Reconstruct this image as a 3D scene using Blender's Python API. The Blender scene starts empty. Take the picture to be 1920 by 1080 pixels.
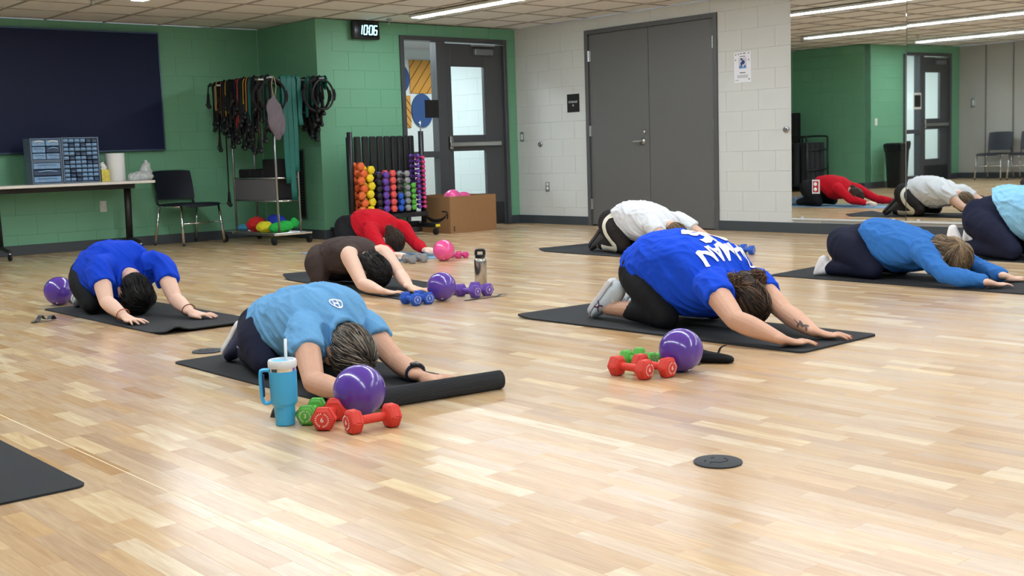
import bpy, bmesh, math, random
import numpy as np
from mathutils import Vector, Matrix, Euler

S = bpy.context.scene
COL = S.collection
PI = math.pi
rnd = random.Random(7)

# ------------------------------------------------------------------ camera, world, exposure
EYE = Vector((0, 0, 0.884))
YAW, PITCH, ROLL = math.radians(49.2957), math.radians(6.6732), math.radians(-1.868)
fwd = Vector((math.cos(YAW) * math.cos(PITCH), math.sin(YAW) * math.cos(PITCH), -math.sin(PITCH)))
rgt = Vector((math.sin(YAW), -math.cos(YAW), 0))
upv = rgt.cross(fwd)
cr, cu = rgt * math.cos(ROLL) + upv * math.sin(ROLL), upv * math.cos(ROLL) - rgt * math.sin(ROLL)
cam = bpy.data.cameras.new('camera')
cam.sensor_width = 36.0
cam.lens = 2179.23 / 1920 * 36
cam.shift_x = 9.5 / 1920
cam.clip_start = 0.05
camo = bpy.data.objects.new('camera', cam)
COL.objects.link(camo)
camo.matrix_world = Matrix(((cr.x, cu.x, -fwd.x, EYE.x), (cr.y, cu.y, -fwd.y, EYE.y), (cr.z, cu.z, -fwd.z, EYE.z), (0, 0, 0, 1)))
S.camera = camo
world = bpy.data.worlds.new('world')
S.world = world
world.use_nodes = True
world.node_tree.nodes['Background'].inputs[0].default_value = (0.8, 0.88, 1, 1)
world.node_tree.nodes['Background'].inputs[1].default_value = 0.3
S.view_settings.view_transform = 'Standard'
S.view_settings.look = 'None'
S.view_settings.exposure = 0.0
S.view_settings.gamma = 1.0
S.view_settings.use_curve_mapping = False
LAMP = 44.0          # strength of the ceiling strips
HALL = 120.0          # base watts of the unseen lights added in the halls

# ------------------------------------------------------------------ helpers
def lin(c):
    return tuple(((x / 255) / 12.92 if x / 255 <= 0.04045 else ((x / 255 + 0.055) / 1.055) ** 2.4) for x in c)

def nd(nt, typ, **kw):
    n = nt.nodes.new(typ)
    for k, v in kw.items():
        if k.startswith('i_'):
            n.inputs[int(k[2:])].default_value = v
        else:
            setattr(n, k, v)
    return n

MATS = {}
def mat(name, rgb, rough=0.6, metal=0.0, var=0.06, scale=12.0, bump=0.0, bscale=60.0, spec=0.5, emit=0.0, stretch=None, rvar=0.0, coat=0.0, raw=False, sheen=0.0):
    """procedural principled material: noise-varied base colour, optional noise bump"""
    if name in MATS:
        return MATS[name]
    m = bpy.data.materials.new(name)
    m.use_nodes = True
    nt = m.node_tree
    b = nt.nodes['Principled BSDF']
    c = rgb if raw else lin(rgb)
    tc = nd(nt, 'ShaderNodeTexCoord')
    mp = nd(nt, 'ShaderNodeMapping')
    nt.links.new(tc.outputs['Object'], mp.inputs[0])
    if stretch:
        mp.inputs['Scale'].default_value = stretch
    nz = nd(nt, 'ShaderNodeTexNoise')
    nz.inputs['Scale'].default_value = scale
    nz.inputs['Detail'].default_value = 4
    nt.links.new(mp.outputs[0], nz.inputs['Vector'])
    mx = nd(nt, 'ShaderNodeMix', data_type='RGBA')
    mx.inputs[6].default_value = tuple(max(0, x * (1 - var)) for x in c) + (1,)
    mx.inputs[7].default_value = tuple(min(1, x * (1 + var)) for x in c) + (1,)
    nt.links.new(nz.outputs['Fac'], mx.inputs[0])
    nt.links.new(mx.outputs[2], b.inputs['Base Color'])
    b.inputs['Roughness'].default_value = rough
    b.inputs['Metallic'].default_value = metal
    b.inputs['Specular IOR Level'].default_value = spec
    b.inputs['Coat Weight'].default_value = coat
    if sheen:
        b.inputs['Sheen Weight'].default_value = sheen
    if emit:
        b.inputs['Emission Color'].default_value = c + (1,)
        b.inputs['Emission Strength'].default_value = emit
    if bump:
        n2 = nd(nt, 'ShaderNodeTexNoise')
        n2.inputs['Scale'].default_value = bscale
        n2.inputs['Detail'].default_value = 3
        nt.links.new(mp.outputs[0], n2.inputs['Vector'])
        bp = nd(nt, 'ShaderNodeBump')
        bp.inputs['Strength'].default_value = bump
        bp.inputs['Distance'].default_value = 0.004
        nt.links.new(n2.outputs['Fac'], bp.inputs['Height'])
        nt.links.new(bp.outputs[0], b.inputs['Normal'])
    MATS[name] = m
    return m

def glass_mat(name, tint=(0.95, 0.98, 0.98)):
    m = bpy.data.materials.new(name)
    m.use_nodes = True
    nt = m.node_tree
    nt.nodes.remove(nt.nodes['Principled BSDF'])
    out = nt.nodes['Material Output']
    tr = nd(nt, 'ShaderNodeBsdfTransparent')
    tr.inputs[0].default_value = tint + (1,)
    gl = nd(nt, 'ShaderNodeBsdfGlossy')
    gl.inputs['Roughness'].default_value = 0.02
    lw = nd(nt, 'ShaderNodeLayerWeight')
    lw.inputs[0].default_value = 0.5
    pw = nd(nt, 'ShaderNodeMath', operation='POWER')
    nt.links.new(lw.outputs['Facing'], pw.inputs[0]); pw.inputs[1].default_value = 4.0
    fr = nd(nt, 'ShaderNodeMath', operation='MULTIPLY_ADD')
    nt.links.new(pw.outputs[0], fr.inputs[0]); fr.inputs[1].default_value = 0.6; fr.inputs[2].default_value = 0.03
    mx = nd(nt, 'ShaderNodeMixShader')
    nt.links.new(fr.outputs[0], mx.inputs[0])
    nt.links.new(tr.outputs[0], mx.inputs[1])
    nt.links.new(gl.outputs[0], mx.inputs[2])
    nt.links.new(mx.outputs[0], out.inputs[0])
    return m

def tag(o, label=None, cat=None, group=None, kind=None):
    if label: o['label'] = label
    if cat: o['category'] = cat
    if group: o['group'] = group
    if kind: o['kind'] = kind
    return o

def link(name, me, m=None, parent=None, loc=None, rot=None, smooth=False):
    if m is not None and not me.materials:
        me.materials.append(m)
    o = bpy.data.objects.new(name, me)
    COL.objects.link(o)
    if parent is not None:
        o.parent = parent
    if loc is not None:
        o.location = loc
    if rot is not None:
        o.rotation_euler = rot
    if smooth:
        me.polygons.foreach_set('use_smooth', [True] * len(me.polygons))
    return o

def thing(name, label, cat, loc=(0, 0, 0), rz=0.0, group=None):
    o = bpy.data.objects.new(name, None)
    COL.objects.link(o)
    o.empty_display_size = 0.05
    o.location = loc
    o.rotation_euler = (0, 0, rz)
    return tag(o, label, cat, group)

def dup(root, loc=None, rot=None, label=None, group=None):
    def cp(o, parent):
        c = o.copy()
        COL.objects.link(c)
        c.parent = parent
        for ch in o.children:
            cp(ch, c)
        return c
    r = cp(root, None)
    if loc is not None: r.location = loc
    if rot is not None: r.rotation_euler = rot
    if label: r['label'] = label
    if group: r['group'] = group
    return r

def cr_interp(P, n):
    """Catmull-Rom samples through rows of P (array k x d), n samples per span"""
    P = np.asarray(P, float)
    k = len(P)
    if k < 3 or n == 1:
        out = [P[0]]
        for i in range(k - 1):
            for j in range(1, n + 1):
                out.append(P[i] + (P[i + 1] - P[i]) * j / n)
        return np.array(out)
    E = np.vstack([2 * P[0] - P[1], P, 2 * P[-1] - P[-2]])
    out = [P[0]]
    for i in range(1, k):
        p0, p1, p2, p3 = E[i - 1], E[i], E[i + 1], E[i + 2]
        for j in range(1, n + 1):
            t = j / n
            out.append(0.5 * (2 * p1 + (p2 - p0) * t + (2 * p0 - 5 * p1 + 4 * p2 - p3) * t * t + (3 * p1 - p0 - 3 * p2 + p3) * t ** 3))
    return np.array(out)

class MB:
    """mesh collector"""
    def __init__(self):
        self.v, self.f = [], []
    def add(self, verts, faces):
        b = len(self.v)
        self.v.extend([tuple(x) for x in verts])
        self.f.extend([tuple(i + b for i in f) for f in faces])
        return self
    def box(self, c, s, M=None, ch=0.0):
        x, y, z = s[0] / 2, s[1] / 2, s[2] / 2
        if ch <= 0:
            V = [(-x, -y, -z), (x, -y, -z), (x, y, -z), (-x, y, -z), (-x, -y, z), (x, -y, z), (x, y, z), (-x, y, z)]
            F = [(3, 2, 1, 0), (4, 5, 6, 7), (0, 1, 5, 4), (1, 2, 6, 5), (2, 3, 7, 6), (3, 0, 4, 7)]
        else:
            ch = min(ch, x * .95, y * .95, z * .95)
            V, F, ix = [], [], {}
            for sx in (-1, 1):
                for sy in (-1, 1):
                    for sz in (-1, 1):
                        for ax in range(3):
                            p = [sx * (x - ch), sy * (y - ch), sz * (z - ch)]
                            p[ax] = (sx * x, sy * y, sz * z)[ax]
                            ix[(sx, sy, sz, ax)] = len(V)
                            V.append(tuple(p))
            def q(*k): F.append(tuple(ix[i] for i in k))
            for ax in range(3):
                o1, o2 = [(1, 2), (2, 0), (0, 1)][ax]
                for s1 in (-1, 1):
                    def key(a, b):
                        d = [0, 0, 0]; d[ax] = s1; d[o1] = a; d[o2] = b
                        return tuple(d) + (ax,)
                    r = [key(-1, -1), key(1, -1), key(1, 1), key(-1, 1)]
                    q(*(r if s1 > 0 else r[::-1]))
                    # edges between face ax and o1
                    for s2 in (-1, 1):
                        def k2(b, a):
                            d = [0, 0, 0]; d[ax] = s1; d[o1] = s2; d[o2] = b
                            return tuple(d) + (a,)
                        r = [k2(-1, ax), k2(-1, o1), k2(1, o1), k2(1, ax)]
                        q(*(r if s1 * s2 > 0 else r[::-1]))
            for sx in (-1, 1):
                for sy in (-1, 1):
                    for sz in (-1, 1):
                        r = [(sx, sy, sz, 0), (sx, sy, sz, 1), (sx, sy, sz, 2)]
                        q(*(r if sx * sy * sz > 0 else r[::-1]))
        if M is not None:
            V = [tuple(M @ Vector(p)) for p in V]
        return self.add([(p[0] + c[0], p[1] + c[1], p[2] + c[2]) for p in V], F)
    def loft(self, pts, rad, seg=12, up=(0, 0, 1), n=1, round_ends=True, closed_ends=True, wob=None):
        """tube through pts; rad = r or (side, up) half axes per point"""
        P = np.asarray(pts, float)
        Rr = np.array([(r, r) if np.isscalar(r) else r for r in rad], float)
        if n > 1:
            A = cr_interp(np.hstack([P, Rr]), n)
            P, Rr = A[:, :3], np.maximum(A[:, 3:], 1e-4)
        T = np.gradient(P, axis=0) if len(P) > 2 else np.repeat((P[1] - P[0])[None], 2, 0)
        T /= np.linalg.norm(T, axis=1)[:, None] + 1e-9
        U0 = np.asarray(up, float)
        rings = []
        pos, tan, rr = list(P), list(T), list(Rr)
        if round_ends:
            def cap(p, t, r, sg):
                o = []
                rm = min(r)
                for a in (0.45, 0.8, 0.97):
                    k = math.sqrt(1 - a * a)
                    o.append((p + t * sg * rm * a, t, (r[0] * k, r[1] * k)))
                return o
            s = cap(P[0], T[0], Rr[0], -1)[::-1]
            e = cap(P[-1], T[-1], Rr[-1], 1)
            pos = [x[0] for x in s] + pos + [x[0] for x in e]
            tan = [x[1] for x in s] + tan + [x[1] for x in e]
            rr = [x[2] for x in s] + rr + [x[2] for x in e]
        prev = None
        for p, t, r in zip(pos, tan, rr):
            if prev is None:
                u = U0 - t * (U0 @ t)
                if np.linalg.norm(u) < 1e-3:
                    u = np.array([1., 0, 0]) - t * t[0]
            else:
                u = prev - t * (prev @ t)
            u /= np.linalg.norm(u) + 1e-9
            prev = u
            sd = np.cross(t, u)
            a = np.arange(seg) * 2 * PI / seg
            rings.append(p + np.outer(np.cos(a) * r[0], sd) + np.outer(np.sin(a) * r[1], u))
        V = np.vstack(rings)
        m = len(rings)
        F = [(i * seg + j, i * seg + (j + 1) % seg, (i + 1) * seg + (j + 1) % seg, (i + 1) * seg + j) for i in range(m - 1) for j in range(seg)]
        if closed_ends:
            F.append(tuple(range(seg))[::-1])
            F.append(tuple((m - 1) * seg + j for j in range(seg)))
        return self.add(V, F)
    def tube(self, pts, r, seg=8, n=1, up=(0, 0, 1), ends=False):
        return self.loft(pts, [r] * len(pts), seg, up, n, ends)
    def cyl(self, p0, p1, r0, r1=None, seg=16):
        return self.loft([p0, p1], [r0, r0 if r1 is None else r1], seg, (0.3, 0.2, 1), 1, False)
    def lathe(self, prof, c=(0, 0, 0), seg=24, M=None):
        """prof: (r, z) list around +z at c; closed when r reaches 0"""
        V, F = [], []
        for r, z in prof:
            for j in range(seg):
                a = 2 * PI * j / seg
                p = Vector((max(r, 1e-5) * math.cos(a), max(r, 1e-5) * math.sin(a), z))
                if M is not None:
                    p = M @ p
                V.append((p.x + c[0], p.y + c[1], p.z + c[2]))
        for i in range(len(prof) - 1):
            for j in range(seg):
                F.append((i * seg + j, i * seg + (j + 1) % seg, (i + 1) * seg + (j + 1) % seg, (i + 1) * seg + j))
        F.append(tuple(range(seg))[::-1])
        F.append(tuple((len(prof) - 1) * seg + j for j in range(seg)))
        return self.add(V, F)
    def ell(self, c, r, M=None, seg=20, rings=12):
        V, F = [], []
        for i in range(rings + 1):
            th = PI * i / rings
            for j in range(seg):
                a = 2 * PI * j / seg
                p = Vector((r[0] * max(math.sin(th), 1e-4) * math.cos(a), r[1] * max(math.sin(th), 1e-4) * math.sin(a), -r[2] * math.cos(th)))
                if M is not None:
                    p = M @ p
                V.append((p.x + c[0], p.y + c[1], p.z + c[2]))
        for i in range(rings):
            for j in range(seg):
                F.append((i * seg + j, i * seg + (j + 1) % seg, (i + 1) * seg + (j + 1) % seg, (i + 1) * seg + j))
        F.append(tuple(range(seg))[::-1])
        F.append(tuple(rings * seg + j for j in range(seg)))
        return self.add(V, F)
    def prism(self, poly, z0, z1, M=None):
        n = len(poly)
        V = [(x, y, z0) for x, y in poly] + [(x, y, z1) for x, y in poly]
        F = [tuple(range(n))[::-1], tuple(range(n, 2 * n))] + [(i, (i + 1) % n, n + (i + 1) % n, n + i) for i in range(n)]
        if M is not None:
            V = [tuple(M @ Vector(p)) for p in V]
        return self.add(V, F)
    def xf(self, M):
        self.v = [tuple(M @ Vector(p)) for p in self.v]
        return self
    def mesh(self, name='mesh'):
        me = bpy.data.meshes.new(name)
        me.from_pydata(self.v, [], self.f)
        me.update()
        return me
    def build(self, name, m, parent=None, smooth=False, loc=None, rot=None, bevel=0.0, auto=None):
        me = self.mesh(name)
        o = link(name, me, m, parent, loc, rot, smooth)
        if bevel:
            b = o.modifiers.new('bevel', 'BEVEL')
            b.width = bevel
            b.segments = 2
            b.limit_method = 'ANGLE'
        if auto:
            me.polygons.foreach_set('use_smooth', [True] * len(me.polygons))
            me.set_sharp_from_angle(angle=math.radians(auto))
        return o

BOXC = {}
def boxmesh(s, ch=0.0, m=None, key=''):
    k = (round(s[0], 4), round(s[1], 4), round(s[2], 4), round(ch, 4), key)
    if k not in BOXC:
        me = MB().box((0, 0, 0), s, None, ch).mesh('box')
        if m: me.materials.append(m)
        BOXC[k] = me
    return BOXC[k]
def bx(name, c, s, m, parent=None, ch=0.0, rz=0.0):
    return link(name, boxmesh(s, ch, m, m.name), m, parent, c, (0, 0, rz) if rz else None)
def text_mesh(body, size, depth=0.0, align='CENTER', font_shear=0.0, offset=0.0, spacing=1.0):
    cu_ = bpy.data.curves.new('txt', 'FONT')
    cu_.body = body
    cu_.size = size
    cu_.extrude = depth
    cu_.align_x = align
    cu_.align_y = 'CENTER'
    cu_.shear = font_shear
    cu_.offset = offset
    cu_.space_character = spacing
    cu_.resolution_u = 3
    o = bpy.data.objects.new('txt', cu_)
    COL.objects.link(o)
    me = bpy.data.meshes.new_from_object(o.evaluated_get(bpy.context.evaluated_depsgraph_get()))
    bpy.data.objects.remove(o)
    bpy.data.curves.remove(cu_)
    return me

# ------------------------------------------------------------------ room dimensions (metres)
XR, YB, YT, XG, HC, C = 9.62, 10.89, 12.156, 6.782, 2.368, 0.2032
XG2, YB2, XL, YR = 2.06, 10.75, -1.04, -3.0     # the far left recess side, second door wall, left wall, rear wall

M_white = mat('painted block white', (206, 208, 205), 0.55, var=0.02, scale=3, bump=0.25, bscale=140)
M_green = mat('painted block green', (112, 172, 138), 0.5, var=0.03, scale=3, bump=0.25, bscale=140)
M_greyp = mat('grey folding partition', (176, 174, 168), 0.7, var=0.03, scale=2, bump=0.1)
M_base = mat('vinyl cove base charcoal', (62, 68, 74), 0.45, var=0.05)
M_tile = mat('ceiling tile', (232, 231, 229), 0.95, var=0.05, scale=30, bump=0.5, bscale=220)
M_grid = mat('ceiling grid tan', (168, 162, 152), 0.6)
M_doorg = mat('door grey paint', (98, 98, 97), 0.45, var=0.03, bump=0.08, bscale=200)
M_frameg = mat('door frame dark grey paint', (84, 85, 87), 0.4, var=0.03)
M_frameb = mat('entry frame dark grey', (72, 74, 78), 0.4, var=0.03)
M_steel = mat('brushed steel', (190, 190, 190), 0.28, 1.0, var=0.05)
M_chrome = mat('chrome', (225, 228, 230), 0.08, 1.0, var=0.02)
M_black = mat('black plastic', (24, 25, 28), 0.45, var=0.1)
M_blackm = mat('black matte', (18, 18, 20), 0.8, var=0.1)
M_whitep = mat('white plastic', (232, 232, 230), 0.4, var=0.02)
M_glass = glass_mat('clear glass')

# ------------------------------------------------------------------ floor: strips of vinyl plank
def floor_material():
    m = bpy.data.materials.new('wood strip floor')
    m.use_nodes = True
    nt = m.node_tree
    b = nt.nodes['Principled BSDF']
    L = nt.links.new
    at = nd(nt, 'ShaderNodeAttribute', attribute_name='tone')
    ge = nd(nt, 'ShaderNodeNewGeometry')
    off = nd(nt, 'ShaderNodeVectorMath', operation='MULTIPLY_ADD')
    L(at.outputs['Vector'], off.inputs[0]); off.inputs[1].default_value = (37, 53, 91)
    L(ge.outputs['Position'], off.inputs[2])
    mp = nd(nt, 'ShaderNodeMapping'); mp.inputs['Scale'].default_value = (26, 2.2, 1)
    L(off.outputs[0], mp.inputs[0])
    n1 = nd(nt, 'ShaderNodeTexNoise'); n1.inputs['Scale'].default_value = 1.6; n1.inputs['Detail'].default_value = 5; n1.inputs['Distortion'].default_value = 1.3
    L(mp.outputs[0], n1.inputs['Vector'])
    mp2 = nd(nt, 'ShaderNodeMapping'); mp2.inputs['Scale'].default_value = (190, 7, 1)
    L(off.outputs[0], mp2.inputs[0])
    n2 = nd(nt, 'ShaderNodeTexNoise'); n2.inputs['Scale'].default_value = 1.0; n2.inputs['Detail'].default_value = 3
    L(mp2.outputs[0], n2.inputs['Vector'])
    sep = nd(nt, 'ShaderNodeSeparateXYZ'); L(at.outputs['Vector'], sep.inputs[0])
    # tone value = plank tone + figure
    a1 = nd(nt, 'ShaderNodeMath', operation='MULTIPLY_ADD'); tw = nd(nt, 'ShaderNodeMath', operation='MULTIPLY'); L(sep.outputs[0], tw.inputs[0]); tw.inputs[1].default_value = 0.8; L(n1.outputs['Fac'], a1.inputs[0]); a1.inputs[1].default_value = 1.0; L(tw.outputs[0], a1.inputs[2])
    a2 = nd(nt, 'ShaderNodeMath', operation='MULTIPLY_ADD'); L(n2.outputs['Fac'], a2.inputs[0]); a2.inputs[1].default_value = 0.22; L(a1.outputs[0], a2.inputs[2])
    mr = nd(nt, 'ShaderNodeMapRange'); L(a2.outputs[0], mr.inputs[0]); mr.inputs[1].default_value = 0.25; mr.inputs[2].default_value = 1.55
    cr_ = nd(nt, 'ShaderNodeValToRGB'); L(mr.outputs[0], cr_.inputs[0])
    e = cr_.color_ramp.elements
    e[0].position = 0.0; e[0].color = lin((160, 119, 74)) + (1,)
    e[1].position = 1.0; e[1].color = lin((226, 200, 152)) + (1,)
    x = e.new(0.35); x.color = lin((186, 145, 96)) + (1,)
    x = e.new(0.7); x.color = lin((206, 170, 120)) + (1,)
    hs = nd(nt, 'ShaderNodeHueSaturation'); L(cr_.outputs[0], hs.inputs['Color'])
    sv = nd(nt, 'ShaderNodeMapRange'); L(sep.outputs[1], sv.inputs[0]); sv.inputs[3].default_value = 0.74; sv.inputs[4].default_value = 0.95
    L(sv.outputs[0], hs.inputs['Saturation'])
    L(hs.outputs[0], b.inputs['Base Color'])
    b.inputs['Roughness'].default_value = 0.22
    b.inputs['Specular IOR Level'].default_value = 0.7
    nb = nd(nt, 'ShaderNodeTexNoise'); nb.inputs['Scale'].default_value = 260; L(ge.outputs['Position'], nb.inputs['Vector'])
    bp = nd(nt, 'ShaderNodeBump'); bp.inputs['Strength'].default_value = 0.06; bp.inputs['Distance'].default_value = 0.002
    L(nb.outputs['Fac'], bp.inputs['Height']); L(bp.outputs[0], b.inputs['Normal'])
    return m
M_floor = floor_material()
M_seam = mat('weld seam', (236, 214, 176), 0.4)
floor = tag(bx('floor', ((XL + XR) / 2, (YR + YT) / 2, -0.056), (XR - XL + .4, YT - YR + .4, 0.1), mat('floor screed', (150, 112, 72), 0.7)), kind='structure')
def strip_geo(x, y0, y1, w):
    g, c, z = 0.0001, 0.0002, -0.006
    a, b_, c0, c1 = x + g, x + w - g, y0 + g, y1 - g
    V = [(a, c0, z), (b_, c0, z), (b_, c1, z), (a, c1, z), (a, c0, -c), (b_, c0, -c), (b_, c1, -c), (a, c1, -c),
         (a + c, c0 + c, 0), (b_ - c, c0 + c, 0), (b_ - c, c1 - c, 0), (a + c, c1 - c, 0)]
    F = [(8, 9, 10, 11)]
    for k in range(4):
        n_ = (k + 1) % 4
        F += [(k, n_, 4 + n_, 4 + k), (4 + k, 4 + n_, 8 + n_, 8 + k)]
    return V, F
def px_area(x, y):
    d = Vector((x, y, 0)) - EYE
    z = d.dot(fwd)
    if z < 0.3: return 0
    u, v = 950.5 + 2179 * d.dot(cr) / z, 540 - 2179 * d.dot(cu) / z
    return (1 / z ** 3) if (-30 < u < 1950 and -30 < v < 1120) else 0
strips = []
W = 0.0602
x = XL
while x < XR - 0.001:
    w = min(W, XR - x)
    y = YR - rnd.random() * 0.3
    ytop = YT if XG2 < x < XG else YB
    while y < ytop:
        l = rnd.choice((0.29, 0.29, 0.3, 0.31, 0.27, 0.24, 0.35, 0.42))
        y1 = min(y + l, ytop)
        if y1 > YR and y1 - y > 0.02:
            q = rnd.random()
            tone = ((.86 + .14 * rnd.random()) if q > .88 else (.05 + .12 * rnd.random()) if q < .1 else .28 + .34 * rnd.random(), rnd.random(), rnd.random())
            strips.append((px_area(x, (y + y1) / 2), x, max(y, YR), y1, w, tone))
        y = y1
    x += W
strips.sort(key=lambda s: -s[0])
def set_tone(me, tones):
    at = me.attributes.new('tone', 'FLOAT_VECTOR', 'FACE')
    at.data.foreach_set('vector', np.asarray(tones, np.float32).ravel())
for a, x, y0, y1, w, tone in strips[:300]:
    V, F = strip_geo(x, y0, y1, w)
    me = bpy.data.meshes.new('plank')
    me.from_pydata(V, [], F)
    set_tone(me, [tone] * len(F))
    link('plank', me, M_floor, floor)
    floor.children[-1].matrix_parent_inverse = Matrix.Translation(-floor.location)
mb, tones = MB(), []
for a, x, y0, y1, w, tone in strips[300:]:
    V, F = strip_geo(x, y0, y1, w)
    mb.add(V, F)
    tones += [tone] * len(F)
me = mb.mesh('planks')
set_tone(me, tones)
o = tag(link('planks', me, M_floor, floor), kind='stuff')
o.matrix_parent_inverse = Matrix.Translation(-floor.location)
for sx in (1.292,):
    o = bx('seam', (sx, (YR + YB) / 2, 0.0001), (0.004, YB - YR, 0.0006), M_seam, floor)
    o.matrix_parent_inverse = Matrix.Translation(-floor.location)

# ------------------------------------------------------------------ walls of painted block
def wall(name, m, axis, pos, a0, a1, holes=(), facing=-1, blocks=None, parity=0, from_hi=False, thick=0.18, H=HC, inset=(0, 0)):
    """axis 'X': plane X=pos running along Y from a0 to a1; facing = sign of the normal. The slab lies behind the block faces."""
    mb = MB()
    segs = []
    cuts = sorted(holes)
    cur = a0 + inset[0]
    a1 -= inset[1]
    def slab(p, q, z0, z1):
        if q - p < 1e-4 or z1 - z0 < 1e-4: return
        d = pos - facing * (thick / 2 + 0.004)
        if axis == 'X': mb.box((d, (p + q) / 2, (z0 + z1) / 2), (thick, q - p, z1 - z0))
        else: mb.box(((p + q) / 2, d, (z0 + z1) / 2), (q - p, thick, z1 - z0))
    for h0, h1, z0, z1 in cuts:
        slab(cur, h0, 0, H); slab(h0, h1, z1, H); slab(h0, h1, 0, z0)
        cur = h1
    slab(cur, a1, 0, H)
    o = tag(mb.build(name, m), kind='structure')
    if blocks:
        b0, b1 = blocks
        n = int(math.ceil(H / C))
        g = 0.0008
        for r in range(n):
            z0, z1 = r * C, min((r + 1) * C, H)
            if z1 - z0 < 0.02: continue
            L = 2 * C
            ph = C if (r + parity) % 2 else 0.0
            edges = []
            if from_hi:
                e = b1
                if ph: edges.append((e - ph, e)); e -= ph
                while e > b0 + 0.01: edges.append((max(e - L, b0), e)); e -= L
            else:
                e = b0
                if ph: edges.append((e, e + ph)); e += ph
                while e < b1 - 0.01: edges.append((e, min(e + L, b1))); e += L
            for p, q in edges:
                parts = [(p, q, z0, z1)]
                for h0, h1, hz0, hz1 in cuts:
                    nxt = []
                    for (pp, qq, u0, u1) in parts:
                        if qq <= h0 or pp >= h1 or u1 <= hz0 or u0 >= hz1: nxt.append((pp, qq, u0, u1)); continue
                        if pp < h0: nxt.append((pp, h0, u0, u1))
                        if qq > h1: nxt.append((h1, qq, u0, u1))
                        if u1 > hz1 + .01: nxt.append((max(pp, h0), min(qq, h1), hz1, u1))
                    parts = nxt
                for pp, qq, u0, u1 in parts:
                    if qq - pp < 0.015 or u1 - u0 < 0.015: continue
                    d = pos - facing * 0.01
                    s = (0.02, qq - pp - g, u1 - u0 - g) if axis == 'X' else (qq - pp - g, 0.02, u1 - u0 - g)
                    c = (d, (pp + qq) / 2, (u0 + u1) / 2) if axis == 'X' else ((pp + qq) / 2, d, (u0 + u1) / 2)
                    link('block', boxmesh(s, 0.002, m, m.name), m, o, c)
    return o
DD = (7.742, 9.667, 0, 11 * C)            # double door opening (along Y)
ED = (7.8765, 9.4645, 0, 11 * C)          # entry door opening (along X)
SHX = ED[0] - (XG2 - 0.62 - 1.588)
ED2 = (-0.72, 0.868, 0, 11 * C)           # the twin entry at the far left
wall_right = wall('wall_right', M_white, 'X', XR, YR, YB + .1, [DD], -1, (6.5, YB), 0, True)
wall_back = wall('wall_back', M_green, 'Y', YB, XG, XR + .1, [ED], -1, (XG, XR), 1, inset=(.014, 0))
wall_rr = wall('wall_recess_right', M_green, 'X', XG, YB, YT, [], -1, (YB, YT), 0)
wall_recess = wall('wall_recess', M_green, 'Y', YT, XG2, XG, [], -1, (XG2, XG), 0, True)
wall_rl = wall('wall_recess_left', M_green, 'X', XG2, YB2, YT, [], 1, (YB2, YT), 0)
wall_bl = wall('wall_back_left', M_green, 'Y', YB2, XL, XG2, [ED2], -1, (XL, XG2), 1, True, inset=(0, .014))
wall_left = wall('wall_left', M_greyp, 'X', XL, YR, YB2 + .1, [], 1)
wall_rear = wall('wall_rear', M_white, 'Y', YR, XL, XR, [], 1)
# upright joints of the folding partition on the left wall
for k, yy in enumerate((10.25, 9.75, 8.5, 7.25, 6.0, 4.75, 3.5)):
    bx('panel_joint', (XL + 0.004, yy, HC / 2), (0.012, 0.02, HC - .02), mat('partition joint', (120, 118, 114), .7), wall_left)

def baseboard(name, c, s):
    return tag(bx(name, c, s, M_base, None, 0.003), kind='structure')
BH, BT = 0.102, 0.012
baseboard('baseboard_right', (XR - BT / 2, (DD[1] + YB) / 2, BH / 2), (BT, YB - DD[1], BH))
baseboard('baseboard_right', (XR - BT / 2, (YR + DD[0]) / 2, BH / 2), (BT, DD[0] - YR, BH))
baseboard('baseboard_back', ((XG + ED[0]) / 2 - .006, YB - BT / 2, BH / 2), (ED[0] - XG + .012, BT, BH))
baseboard('baseboard_back', ((ED[1] + XR) / 2, YB - BT / 2, BH / 2), (XR - ED[1], BT, BH))
baseboard('baseboard_recess_right', (XG - BT / 2, (YB + YT) / 2, BH / 2), (BT, YT - YB, BH))
baseboard('baseboard_recess', ((XG2 + XG) / 2, YT - BT / 2, BH / 2), (XG - XG2, BT, BH))
baseboard('baseboard_recess_left', (XG2 + BT / 2, (YB2 + YT) / 2, BH / 2), (BT, YT - YB2, BH))
baseboard('baseboard_back_left', ((XG2 + ED2[1]) / 2, YB2 - BT / 2, BH / 2), (XG2 - ED2[1], BT, BH))
baseboard('baseboard_back_left', ((XL + ED2[0]) / 2, YB2 - BT / 2, BH / 2), (ED2[0] - XL, BT, BH))
baseboard('baseboard_left', (XL + BT / 2, (YR + YB2) / 2, BH / 2), (BT, YB2 - YR, BH))

# ------------------------------------------------------------------ ceiling: tiles in a grid, strip lamps
ceiling = tag(bx('ceiling', ((XL + XR) / 2, (YR + YT) / 2, HC + 0.09), (XR - XL + .4, YT - YR + .4, 0.1), mat('plenum', (90, 86, 80), .9)), kind='structure')
TS = 0.6096
gx0, gy0 = 4.38 - 9 * TS, 12.05 - 25 * TS
gxs = [gx0 + k * TS for k in range(19) if XL < gx0 + k * TS < XR]
gys = [gy0 + k * TS for k in range(27) if YR < gy0 + k * TS < YT]
mb = MB()
for gx in gxs:
    mb.box((gx, (YR + YT) / 2, HC + 0.004), (0.024, YT - YR, 0.008))
for gy in gys:
    mb.box(((XL + XR) / 2, gy, HC + 0.0045), (XR - XL, 0.024, 0.008))
o = mb.build('ceiling_grid', M_grid, ceiling)
o.matrix_parent_inverse = Matrix.Translation(-ceiling.location)
ex, ey = [XL] + gxs + [XR], [YR] + gys + [YT]
far = MB()
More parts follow.
